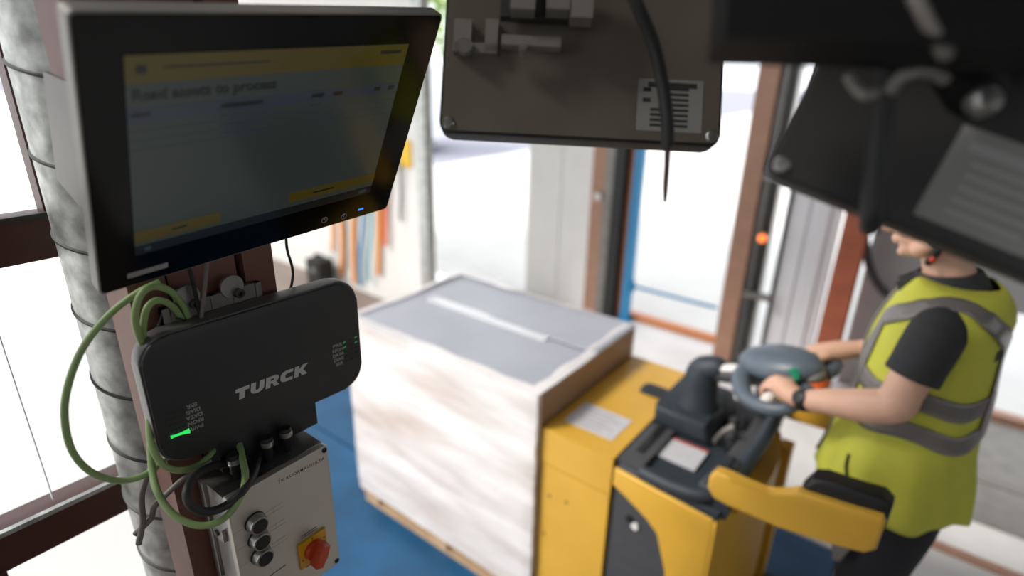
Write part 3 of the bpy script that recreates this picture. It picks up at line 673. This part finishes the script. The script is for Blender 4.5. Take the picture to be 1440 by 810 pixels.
mk('hanger', bx(B(), .14, .19, -.03, 2.1, -.025, .025, .004, mtx=frame(at(1330, 20, D=.36), V((1, 0, 0)), V((0, 0, 1)))), 'hanger_black', hm, world=True)
mk('hanging_cable', tube(B(), [at(1262, 0, D=.37), at(1248, 100, D=.385), at(1236, 200, D=.40), at(1226, 300, D=.41), at(1224, 318, D=.42)], .0075, 12, k=5), 'rubber', None, True,
   label='thick black cable hanging behind the right reader label', cat='cable')

# ================================================================== PALLET LOAD
BX0, BX1, BY0, BY1, BZ0, BZ1 = -2.052, -.990, 1.470, 2.235, .112, 1.040
pl = empty('pallet', ((BX0+BX1)/2, (BY0+BY1)/2, 0), label='wooden pallet under the wrapped carton', cat='pallet')
for k in range(7):
    y = BY0+.002+k*(BY1-BY0-.104)/6
    mk('deck_board', bx(B(), BX0, BX1-.002, y, y+.1, .084, .108, .003, seg=1), 'pallet_wood', pl, world=True)
for x in (BX0+.01, (BX0+BX1)/2-.05, BX1-.112):
    mk('cross_board', bx(B(), x, x+.1, BY0+.01, BY1-.01, .066, .084), 'pallet_wood', pl, world=True)
    for y in (BY0+.02, (BY0+BY1)/2-.05, BY1-.12):
        mk('block', bx(B(), x, x+.1, y, y+.1, .018, .066, .003, seg=1), 'pallet_wood', pl, world=True)
for y in (BY0+.02, (BY0+BY1)/2-.05, BY1-.12): mk('bottom_board', bx(B(), BX0+.01, BX1-.01, y, y+.1, 0, .018), 'pallet_wood', pl, world=True)
cn = empty('carton', ((BX0+BX1)/2, (BY0+BY1)/2, BZ0), label='large cardboard carton in stretch film on the pallet', cat='carton')
mk('carton_body', bx(B(), BX0+.004, BX1-.004, BY0+.004, BY1-.004, BZ0, BZ1-.012, .006), 'cardboard', cn, world=True)
ym = at(850, 503, Z=1.04).y
mk('top_flap', bx(B(), BX0+.002, BX1-.002, BY0+.002, ym-.004, BZ1-.010, BZ1-.003, .002), 'box_top', cn, world=True)
prism(b := B(), [(BX0+.002, BZ1-.010), (BX1-.002, BZ1-.004), (BX1-.002, BZ1+.012), (BX0+.002, BZ1-.002)], ym+.003, BY1-.002, 'y', .002); mk('top_flap', b, 'box_top', cn, world=True)
ta, tb = at(612, 417, Z=1.04).x, at(765, 480, Z=1.04).x
mk('sealing_tape', bx(B(), ta, tb, ym-.032, ym+.022, BZ1-.003, BZ1+.0045, .001), 'clear_tape', cn, world=True, label='shiny clear tape')
# stretch film: a wrinkled sleeve with a fold over the top edge
bm = B()
per = []
nx, ny = 46, 30
for i in range(nx): per.append((BX0+(BX1-BX0)*i/nx, BY0, 0, -1))
for i in range(ny): per.append((BX1, BY0+(BY1-BY0)*i/ny, 1, 0))
for i in range(nx): per.append((BX1-(BX1-BX0)*i/nx, BY1, 0, 1))
for i in range(ny): per.append((BX0, BY1-(BY1-BY0)*i/ny, -1, 0))
rows = []
for j in range(31):
    z = BZ0-.012+(BZ1-BZ0+.018)*j/30; row = []
    for x, y, ax, ay in per:
        h = .004+.0045*noise.noise(V((x*3.0+z*2.0, y*3.0, z*15+x*3)))+.002*noise.noise(V((x*14, y*14, z*30)))
        row.append(bm.verts.new((x+ax*h, y+ay*h, z)))
    rows.append(row)
top = []
for x, y, ax, ay in per:
    ins = .035+.03*abs(noise.noise(V((x*5, y*5, 3))))
    nx_ = min(max(x, BX0+ins), BX1-ins); ny_ = min(max(y, BY0+ins), BY1-ins)
    top.append(bm.verts.new((nx_, ny_, BZ1+.008 if y < ym else BZ1+.016)))
rows.append(top)
n = len(per)
for A, C_ in zip(rows, rows[1:]):
    for i in range(n): bm.faces.new((A[i], A[(i+1) % n], C_[(i+1) % n], C_[i]))
for f in bm.faces:
    c_ = f.calc_center_median()
    if c_.x > BX1-.002 and c_.y > BY0+.03: f.material_index = 1
mk('stretch_film', bm, ['film', 'film_thin'], cn, True, world=True, label='crinkled clear stretch film')

# ================================================================== PALLET TRUCK
tk = empty('pallet_truck', (-.6, 1.85, 0), label='yellow ride-on pallet truck with dark console and tiller', cat='pallet truck')
def tp(name, bm, m, smooth=False, parent=None, label=None): return mk(name, bm, m, parent or tk, smooth, True, label)
TY0, TY1 = 1.50, 2.215
tp('battery_case', bx(B(), -.980, -.694, TY0, TY1, .10, .752, .018, seg=3), 'yellow', True)
lid = tp('battery_lid', bx(B(), -.982, -.692, TY0-.002, TY1+.002, .757, .905, .022, seg=3), 'yellow', True)
tp('instruction_sheet', bx(B(), -.945, -.745, 1.585, 1.742, .905, .9066), 'paper', parent=lid, label='pale instruction sheet')
for k in range(5): tp('printed_line', bx(B(), -.93, -.80+.03*(k % 2), 1.61+k*.025, 1.614+k*.025, .9066, .907), 'print_grey', parent=lid)
hc = at(921, 551, Z=.905)
prism(b := B(), rrect(.11, .085, .02, 5, hc.x, hc.y), .9, .912, 'z', .003); gh = tp('grip_recess', b, 'truck_dark', parent=lid)
prism(b := B(), rrect(.075, .05, .015, 5, hc.x, hc.y), .908, .9135, 'z'); tp('recess_hole', b, 'truck_black', parent=gh)
for x, z in ((-.935, .62), (-.86, .63), (-.95, .43)): tp('dent', cyl(B(), (x, TY0-.001, z), (x, TY0+.004, z), .006, n=10), 'cable_brown')
# body under the console
tp('drive_core', bx(B(), -.688, -.36, TY0+.02, TY1-.02, .08, .80, .01), 'truck_black')
side = [(-.690, .872), (-.350, .842), (-.338, .80), (-.338, .10), (-.43, .10), (-.455, .56), (-.50, .70), (-.545, .742), (-.690, .795)]
for y0, y1 in ((TY0, TY0+.045), (TY1-.045, TY1)):
    prism(b := B(), side, y0, y1, 'y', .012, 3); tp('side_panel', b, 'yellow', True)
    prism(b := B(), [(-.684, .10), (-.684, .80), (-.535, .75), (-.49, .71), (-.425, .10)], y0+.012, y1-.012, 'y', .004); dp = tp('side_insert', b, 'truck_grey')
    yv = y0+.008 if y0 < 1.8 else y1-.008
    for x, z, m in ((-.615, .69, 'truck_black'), (-.592, .672, 'pale_cap')): tp('insert_latch', cyl(B(), (x, yv-.005, z), (x, yv+.006, z), .013, n=14), m, parent=dp)
    for k in range(3): tp('insert_rib', bx(B(), -.66, -.50+.015*k, yv-.002, yv+.004, .38+k*.07, .40+k*.07, .003), 'truck_grey', parent=dp)
prism(b := B(), [(-.365, TY0+.004), (-.335, TY0+.004), (-.300, 1.60), (-.268, 1.75), (-.262, 1.86), (-.268, 1.97), (-.300, 2.11), (-.335, TY1-.004), (-.365, TY1-.004)], .09, .838, 'z', .015, 3)
tp('rear_cover', b, 'yellow', True)
# console
prism(b := B(), [(-.700, .795), (-.335, .80), (-.335, .868), (-.69, .884)], TY0+.012, TY1-.012, 'y', .012, 3); cs = tp('console', b, 'truck_dark', True)
prism(b := B(), [(-.692, .88), (-.47, .88), (-.50, .958), (-.692, .968)], 1.80, 2.12, 'y', .02, 3); tp('console_block', b, 'truck_dark', True, cs)
tp('console_front', bx(B(), -.692, -.60, 1.52, 1.79, .88, .90, .008), 'truck_grey', True, cs)
tp('tray_rim', bx(B(), -.655, -.63, 1.60, 1.80, .88, .905, .006), 'truck_black', True, cs)
tp('tray_sheet', bx(B(), -.62, -.465, 1.645, 1.775, .877, .884), 'paper', parent=cs, label='pale sheet in the console tray')
tp('sheet_header', bx(B(), -.62, -.465, 1.763, 1.776, .877, .8845), mat('sheet_red', 'b0483f', .6), parent=cs)
# curved lip around the operator side of the console
lip = [(-.60, 1.525, .885), (-.48, 1.52, .885), (-.385, 1.54, .895), (-.345, 1.62, .915), (-.325, 1.78, .935), (-.32, 1.95, .945), (-.335, 2.10, .95), (-.42, 2.19, .95)]
tp('console_lip', tube(B(), lip, .024, 12, k=5), 'truck_dark', True, cs)
prism(b := B(), [(-.37, 1.53), (-.345, 1.62), (-.325, 1.78), (-.32, 1.95), (-.335, 2.10), (-.36, 2.18), (-.40, 2.18), (-.385, 1.95), (-.40, 1.7), (-.42, 1.55)], .84, .925, 'z', .008); tp('console_wall', b, 'truck_grey', True, cs)
for k, (x, y) in enumerate(((-.43, 1.90), (-.41, 1.84), (-.45, 1.98), (-.40, 2.03))):
    tp('console_fitting', lathe(B(), [(.022, 0), (.022, .03), (.014, .045), (0, .047)], 14, (x, y, .875)), 'truck_black' if k % 2 else 'truck_grey', True, cs)
tp('console_lever', tube(B(), [(-.47, 1.84, .88), (-.44, 1.82, .95), (-.41, 1.83, .98)], [.012, .01, .014], 10, k=3), 'guide_grey', True, cs)
# tiller
tl = tp('tiller_column', lathe(B(), [(.085, 0), (.082, .03), (.066, .06), (.062, .13), (.058, .16), (.05, .185), (0, .195)], 28, (-.575, 1.93, .93)), 'truck_dark', True)
tp('tiller_collar', lathe(B(), [(.088, .0), (.092, .01), (.088, .022)], 28, (-.575, 1.93, .935)), 'truck_grey', True, tl)
tp('tiller_joint', tube(B(), [(-.60, 1.935, 1.05), (-.575, 1.93, 1.10), (-.53, 1.925, 1.125), (-.50, 1.92, 1.13)], [.04, .05, .045, .034], 16, k=4), 'truck_dark', True, tl)
tp('tiller_arm', tube(B(), [(-.56, 1.925, 1.105), (-.47, 1.915, 1.125), (-.38, 1.90, 1.16)], [.034, .031, .036], 16, k=4), 'truck_grey', True, tl)
ball(b := B(), (-.475, 1.912, 1.15), (.055, .024, .014), 20, Matrix.Rotation(radians(-18), 3, 'Y')); tp('tiller_cap', b, 'pale_cap', True, tl, 'pale oval cap')
HF = frame((-.270, 1.872, 1.222), (.90, -.28, .26), (.30, .93, .20)) @ Matrix.Diagonal((.90, .92, .95, 1))    # local x to the operator, y along the grips, z up
hd = mk('tiller_head', prism(B(), [(-.155, -.05), (-.155, .05), (-.06, .075), (.06, .05), (.085, .02), (.085, -.02), (.06, -.05), (-.06, -.075)], -.03, .03, 'z', .02, 3, HF), 'tiller', tl, True, True)
def hl(p): return HF @ V(p)
loop = [(-.165, 0, .004), (-.155, .09, -.006), (-.09, .165, -.026), (.0, .185, -.036), (.06, .165, -.036), (.078, .11, -.028), (.075, .05, -.020)]
for s in (1, -1):
    pts = [hl((x, s*y, z)) for x, y, z in loop]
    tp('bow_guard', tube(B(), pts, [.036, .032, .026, .022, .020, .020, .022], 14, k=6), 'tiller', True, hd)
    tp('grip', tube(B(), [hl((-.012, s*.04, -.012)), hl((-.012, s*.10, -.014)), hl((-.012, s*.180, -.026))], [.019, .018, .018], 14, k=3), 'pale_cap', True, hd)
    tp('butterfly', tube(B(), [hl((.035, s*.03, .03)), hl((.04, s*.07, .034))], [.024, .02], 14), 'green_button', True, hd, 'green thumb switch')
ball(b := B(), hl((-.055, .005, .026)), (.158, .095, .058), 28, HF.to_3x3()); tp('head_shell', b, 'tiller', True, hd)
ball(b := B(), hl((.075, 0, .008)), (.035, .045, .026), 20, HF.to_3x3()); tp('head_tip', b, 'label_grey', True, hd)
ball(b := B(), hl((.085, -.01, -.022)), (.03, .05, .022), 20, HF.to_3x3()); tp('belly_button', b, 'orange', True, hd, 'orange safety button')
# side guards
def guard(y0, y1, dz, m='yellow'):
    out = [(-.365, 1.035), (-.35, 1.062), (-.31, 1.065), (-.215, 1.048), (-.190, 1.055), (-.140, 1.105), (-.02, 1.118), (.05, 1.128), (.058, 1.110), (.056, 1.03), (.035, 1.006), (-.05, .992), (-.165, .975), (-.30, .965), (-.345, .972), (-.365, 1.0)]
    prism(b := B(), [(x, z+dz) for x, z in out], y0, y1, 'y', .010, 3); g = tp('side_guard', b, m, True)
    s = 1 if y0 < 1.8 else -1; yc = y1 if s > 0 else y0
    prism(b := B(), [(-.137, 1.098+dz), (-.115, 1.145+dz), (-.09, 1.150+dz), (.04, 1.166+dz), (.063, 1.150+dz), (.062, 1.085+dz), (-.05, 1.06+dz)], min(yc-.02*s, yc+.045*s), max(yc-.02*s, yc+.045*s), 'y', .012, 3)
    tp('guard_pad', b, 'truck_black', True, g, 'black pad')
    yi = yc+.10*s
    tp('guard_hinge', cyl(B(), (-.335, yc-.01*s, 1.012+dz), (-.335, yi, 1.012+dz), .024), 'truck_black', True, g)
    tp('hinge_post', bx(B(), -.365, -.318, min(yi, yi-.05*s), max(yi, yi-.05*s), .84, 1.035+dz, .008), 'truck_dark', True, g)
guard(1.440, 1.482, 0); guard(2.228, 2.27, -.12)
# low parts
for y in (1.62, 1.93): tp('fork', bx(B(), -2.02, -.97, y, y+.15, .022, .062, .008), 'truck_black')
tp('platform', bx(B(), -.33, .40, 1.56, 2.15, .12, .158, .01), 'truck_black')
tp('platform_base', bx(B(), -.36, .02, 1.60, 2.11, .05, .12, .01), 'truck_black')
for y in (1.56, 1.85, 2.06): tp('wheel', cyl(B(), (-.52, y, .1), (-.52, y+.09, .1), .1), 'rubber', True)
tp('castor', cyl(B(), (.08, 1.80, .055), (.08, 1.90, .055), .055), 'rubber', True)
tp('back_post', bx(B(), -.30, -.255, 2.10, 2.16, .1, .80, .01), 'yellow', True)

# ================================================================== PERSON
pe = empty('person', (.08, 1.85, .158), label='person in a yellow safety vest and dark shirt steering the truck', cat='person')
HC = V((-.018, 1.85, 1.79)); HR = Matrix.Rotation(radians(-14), 3, 'Y')          # head pitched down, facing -X
def hp_(x, y, z): return HC + HR @ V((-x, y, z))                                  # x forward of the head
b = B()
def limb(pts, rr, k=4, flat=None): tube(b, pts, rr, 16, k=k, flat=flat)
# torso, neck
limb([(.09, 1.85, 1.00), (.09, 1.85, 1.12), (.075, 1.85, 1.28), (.06, 1.85, 1.42), (.065, 1.85, 1.54)], [.10, .105, .10, .11, .09])
for s in (-1, 1): limb([(.075, 1.85+s*.03, 1.10), (.065, 1.85+s*.06, 1.30), (.06, 1.85+s*.08, 1.45), (.065, 1.85+s*.11, 1.53)], [.10, .09, .085, .06])
limb([(.07, 1.85, 1.52), (.055, 1.85, 1.60), (.025, 1.85, 1.68), (.0, 1.85, 1.75)], [.085, .064, .056, .055])
# legs
for s, fx in ((-1, .03), (1, .10)):
    limb([(.09, 1.85+s*.085, 1.03), (.06+fx*.2, 1.85+s*.10, .64), (.09+fx*.5, 1.85+s*.105, .26)], [.085, .055, .042])
# head: cranium, face, jaw, nose, lips, brow, ears
ball(b, hp_(-.018, 0, .035), (.098, .076, .092), 24, HR); ball(b, hp_(.035, 0, -.02), (.062, .060, .085), 24, HR)
ball(b, hp_(.048, 0, -.078), (.040, .040, .032), 20, HR); ball(b, hp_(.078, 0, -.092), (.016, .020, .014), 16, HR)
tube(b, [hp_(.090, 0, .028), hp_(.104, 0, .002), hp_(.118, 0, -.020), hp_(.100, 0, -.030)], [.010, .013, .0145, .010], 12, k=3)
for s in (-1, 1):
    ball(b, hp_(.100, s*.013, -.024), (.011, .009, .008), 12, HR); ball(b, hp_(.082, s*.032, .028), (.016, .026, .010), 14, HR)
    ball(b, hp_(.066, s*.040, -.022), (.022, .018, .022), 14, HR)
    ball(b, hp_(-.012, s*.074, -.005), (.022, .011, .032), 16, HR)
    limb([hp_(.05, s*.035, -.085), hp_(.015, s*.055, -.062), hp_(-.01, s*.058, -.03)], [.022, .022, .022])
ball(b, hp_(.096, 0, -.052), (.010, .022, .0055), 14, HR); ball(b, hp_(.093, 0, -.063), (.010, .020, .0065), 14, HR)
# left arm (towards the camera)
SL, EL, WL = V((.050, 1.668, 1.550)), V((.008, 1.612, 1.345)), V((-.214, 1.684, 1.236))
limb([SL+V((0, .06, -.02)), SL+V((0, .01, -.01)), SL.lerp(EL, .5), EL], [.05, .048, .048, .045])
limb([SL.lerp(EL, .85), EL, EL.lerp(WL, .3)+V((0, -.004, -.004)), EL.lerp(WL, .7), WL], [.046, .046, .046, .036, .028])
# right arm
S2, E2, W2 = V((.060, 2.032, 1.545)), V((.040, 2.105, 1.325)), V((-.125, 2.040, 1.292))
limb([S2+V((0, -.06, -.02)), S2+V((0, -.01, -.01)), S2.lerp(E2, .5), E2], [.05, .048, .048, .045])
limb([S2.lerp(E2, .85), E2, E2.lerp(W2, .35), W2], [.046, .046, .042, .028])
# hands closing on the grips: the grip axis runs along head-local y at x=-.012, z=-.013
def hand(W, s):
    g = lambda x, y, z: hl((x, s*y, z))
    k0 = g(-.005, .110, .022)                                            # middle of the knuckle row, above the grip
    pm = W.lerp(k0, .5)
    limb([W, pm, k0], [.027, .033, .026], 4)
    for j, (yy, ln) in enumerate(((.146, .85), (.122, 1.0), (.098, 1.05), (.075, .95))):
        if s > 0: pass
        r = .0098 if j else .0088
        kn = g(.012, yy*.97+.004, .020)
        tube(b, [pm.lerp(kn, .5), kn, g(-.022*ln, yy, .020), g(-.040*ln, yy, .004), g(-.040*ln, yy-.001, -.022), g(-.020, yy-.002, -.038)], [r*1.15, r*1.1, r*1.05, r, r*.95, r*.8], 10, k=3)
    tube(b, [W.lerp(k0, .35), g(.030, .072, .012), g(.012, .056, -.018), g(-.016, .062, -.034)], [.015, .013, .0115, .009], 10, k=3)
hand(WL, -1); hand(W2, 1)
body = mkm('body', solid_union(b, .0048, 3), 'skin', pe, True, True)
# face details
for s in (-1, 1):
    ball(e := B(), hp_(.082, s*.032, .010), (.011, .013, .008), 16, HR); ey = mk('eye', e, 'pale_cap', pe, True, True)
    ball(e := B(), hp_(.092, s*.032, .009), (.003, .006, .006), 12, HR); mk('iris', e, 'hair', ey, True, True)
    mk('eyebrow', tube(B(), [hp_(.096, s*.014, .034), hp_(.094, s*.032, .039), hp_(.078, s*.050, .034)], [.003, .004, .002], 8, k=3), 'hair', pe, True, True)
h = B(); ball(h, hp_(-.030, 0, .055), (.096, .082, .086), 28, HR); ball(h, hp_(-.062, 0, .0), (.055, .068, .08), 24, HR)
mkm('hair', solid_union(h, .006, 3), 'hair', pe, True, True)
# headset strap by the ear
hs = mk('headset', ball(B(), hp_(-.012, -.088, -.03), (.034, .018, .042), 18, HR), 'strap_black', pe, True, True, label='black ear cup and chin strap')
mk('strap', tube(B(), [hp_(-.012, -.092, -.05), hp_(.004, -.078, -.085), hp_(.02, -.05, -.112), hp_(.024, 0, -.122), hp_(.02, .05, -.112), hp_(-.01, .078, -.06)], .009, 10, k=5), 'strap_black', hs, True, True)
mk('marker', ball(B(), hp_(.010, -.080, -.098), .008, 10), mat('marker_red', 'c23a26', .5), hs, True, True)
mk('strap', tube(B(), [hp_(-.012, -.09, 0), hp_(-.012, -.08, .09), hp_(-.012, 0, .14), hp_(-.012, .08, .09), hp_(-.012, .09, 0)], .009, 10, k=5), 'strap_black', hs, True, True)
# shirt: shoulders, sleeves, collar, placket
b = B()
for S_, E_ in ((SL, EL), (S2, E2)):
    s = -1 if S_.y < 1.85 else 1
    tube(b, [(.065, 1.85+s*.08, 1.55), S_+V((0, 0, -.005)), S_.lerp(E_, .28), S_.lerp(E_, .48), S_.lerp(E_, .62)], [.05, .062, .064, .063, .065], 20, k=4)
tube(b, [(.07, 1.85, 1.45), (.068, 1.85, 1.55), (.055, 1.85, 1.615)], [.10, .098, .078], 24, k=3)
mkm('shirt', solid_union(b, .006, 4), 'shirt', pe, True, True)
CA = V((-.22, 0, 1)).normalized()
cb_ = B(); lathe(cb_, [(.070, -.035), (.067, .0), (.064, .028), (.071, .030), (.082, .006), (.092, -.022), (.086, -.026)], 32, (.044, 1.85, 1.622), CA); mk('shirt_collar', cb_, 'shirt', pe, True, True)
for s in (-1, 1): prism(b := B(), [(-.070, 1.60), (-.025, 1.635), (-.012, 1.615), (-.048, 1.565)], 1.85+s*.028-.005, 1.85+s*.028+.005, 'y', .003); mk('collar_point', b, 'shirt', pe, True, True)
# vest as a lofted shell
RG = [(.940, .050, .200, .222), (1.00, .050, .196, .222), (1.10, .052, .182, .218), (1.20, .054, .166, .212), (1.30, .054, .156, .206), (1.40, .052, .150, .200), (1.46, .054, .146, .200), (1.52, .060, .140, .206), (1.565, .066, .132, .208), (1.600, .070, .115, .185), (1.622, .070, .098, .135), (1.635, .066, .084, .092)]
def ring(z):
    for A, C_ in zip(RG, RG[1:]):
        if A[0] <= z <= C_[0]:
            t = (z-A[0])/(C_[0]-A[0]); return [A[i]*(1-t)+C_[i]*t for i in (1, 2, 3)]
    return list(RG[0][1:] if z < RG[0][0] else RG[-1][1:])
def sgn(v, p): return math.copysign(abs(v)**p, v)
def vs(th, z, off=0):
    """point on the vest: th=0 at the chest, 90 deg at the side towards the camera, 180 at the back"""
    cx, a, bb = ring(z); f = max(0, (1.25-z)/.3)
    wv = .010*f*sin(th*7+1)+.006*f*sin(th*13+z*9)+.003*sin(z*23+th*5)
    return V((cx-(a+off+wv)*sgn(cos(th), .85), 1.85-(bb+off+wv)*sgn(sin(th), .85), z))
NT, NZ = 96, 44
bm = B(); rows = []
for j in range(NZ+1):
    row = []
    for i in range(NT):
        th = 2*pi*i/NT; zlo = .962+.018*sin(th*3+.6)+.02*max(0, cos(th-2.4)); z = zlo+(1.635-zlo)*j/NZ
        row.append(bm.verts.new(vs(th, z)))
    rows.append(row)
for A, C_ in zip(rows, rows[1:]):
    for i in range(NT): bm.faces.new((A[i], A[(i+1) % NT], C_[(i+1) % NT], C_[i]))
ve = mk('vest', bm, 'vest', pe, True, True, label='fluorescent yellow vest')
so = ve.modifiers.new('thickness', 'SOLIDIFY'); so.thickness = .003
def band(path, wd, name='reflective_tape', m='tape_grey', off=.0035):
    """strip on the vest along (angle, z) points"""
    bm = B(); pts = [V((p[0], p[1], 0)) for p in path]; prev = None; n = len(pts)
    for i, p in enumerate(pts):
        P3 = vs(p.x, p.y, off); q = pts[min(n-1, i+1)] if i < n-1 else p; o = pts[i-1] if i else p
        d = (vs(q.x, q.y, off)-vs(o.x, o.y, off)).normalized()
        nrm = (vs(p.x+.02, p.y, off)-vs(p.x-.02, p.y, off)).cross(vs(p.x, p.y+.005, off)-vs(p.x, p.y-.005, off)).normalized()
        sd = d.cross(nrm).normalized()*wd/2; row = []
        for t in (-1, -.5, 0, .5, 1): row.append(bm.verts.new(P3+sd*t))
        if prev:
            for A, C_ in zip(range(4), range(1, 5)): bm.faces.new((prev[A], prev[C_], row[C_], row[A]))
        prev = row
    o = mk(name, bm, m, ve, True, True); s = o.modifiers.new('t', 'SOLIDIFY'); s.thickness = .0015; s.offset = 0
    return o
for z in (1.262, 1.352): band([(2*pi*i/90, z+.008*sin(i*.35)) for i in range(91)], .052)
for s in (1, -1):
    pth = [(.42, 1.20+i*.32/18) for i in range(19)] + [(.42+(pi-.80)*t, 1.52+.094*sin(pi*t)) for t in [i/24 for i in range(1, 24)]] + [(pi-.38, 1.52-i*.26/18) for i in range(19)]
    band([(s*a, z) for a, z in pth], .050)
mk('zip', tube(B(), [vs(0.0, 1.0+i*.58/20, .004) for i in range(21)], .004, 8), 'tape_grey', ve, True, True)
mk('pocket_slit', tube(B(), [vs(.95, 1.13, .002), vs(1.0, 1.09, .003), vs(1.12, 1.05, .002)], .004, 8, k=4), 'strap_black', ve, True, True)
for k in range(3): mk('back_print', bx(B(), -.012, .012, -.014, .014, -.0005, .0015, mtx=frame(vs(pi*.80+k*.11, 1.50, .001), vs(pi*.80+k*.11+.05, 1.5)-vs(pi*.80+k*.11-.05, 1.5), V((0, 0, 1)))), 'print_black', ve, False, True)
# trousers, shoes, watch
b = B()
tube(b, [(.09, 1.85, 1.12), (.09, 1.85, .98)], [.125, .135], 20)
for s, fx in ((-1, .03), (1, .10)):
    tube(b, [(.09, 1.85+s*.075, 1.06), (.085+fx*.1, 1.85+s*.085, .92), (.062+fx*.2, 1.85+s*.10, .64), (.09+fx*.5, 1.85+s*.105, .24)], [.108, .105, .082, .068], 18, k=4)
tr_ = mkm('trousers', solid_union(b, .009, 3), 'trousers', pe, True, True)
pq = at(1183, 768, Y=1.665); mk('pocket_patch', prism(B(), [(-.035, .05), (.03, .03), (.005, -.05), (-.012, -.055)], -.01, .012, 'y', .002, mtx=T(pq)), 'tape_grey', tr_, False, True)
for s, fx in ((-1, .03), (1, .10)):
    x, y = .09+fx*.5, 1.85+s*.105
    b = B(); ball(b, (x-.06, y, .205), (.13, .048, .045), 20); ball(b, (x+.01, y, .235), (.06, .046, .06), 16); bx(b, x-.17, x+.06, y-.045, y+.045, .160, .185, .012)
    mkm('shoe', solid_union(b, .006, 3), 'strap_black', pe, True, True)
ax = (WL-EL).normalized()
wt_ = mk('watch', tube(B(), [WL-ax*.030, WL-ax*.004], .0325, 24), 'strap_black', pe, True, True, label='black wristwatch')
wn_ = V((0, -.75, .65)).normalized(); wn_ = (wn_-ax*wn_.dot(ax)).normalized()
mk('watch_face', lathe(B(), [(.020, 0), (.020, .008), (.017, .010), (0, .0102)], 24, WL-ax*.017+wn_*.027, wn_), 'truck_black', wt_, True, True)
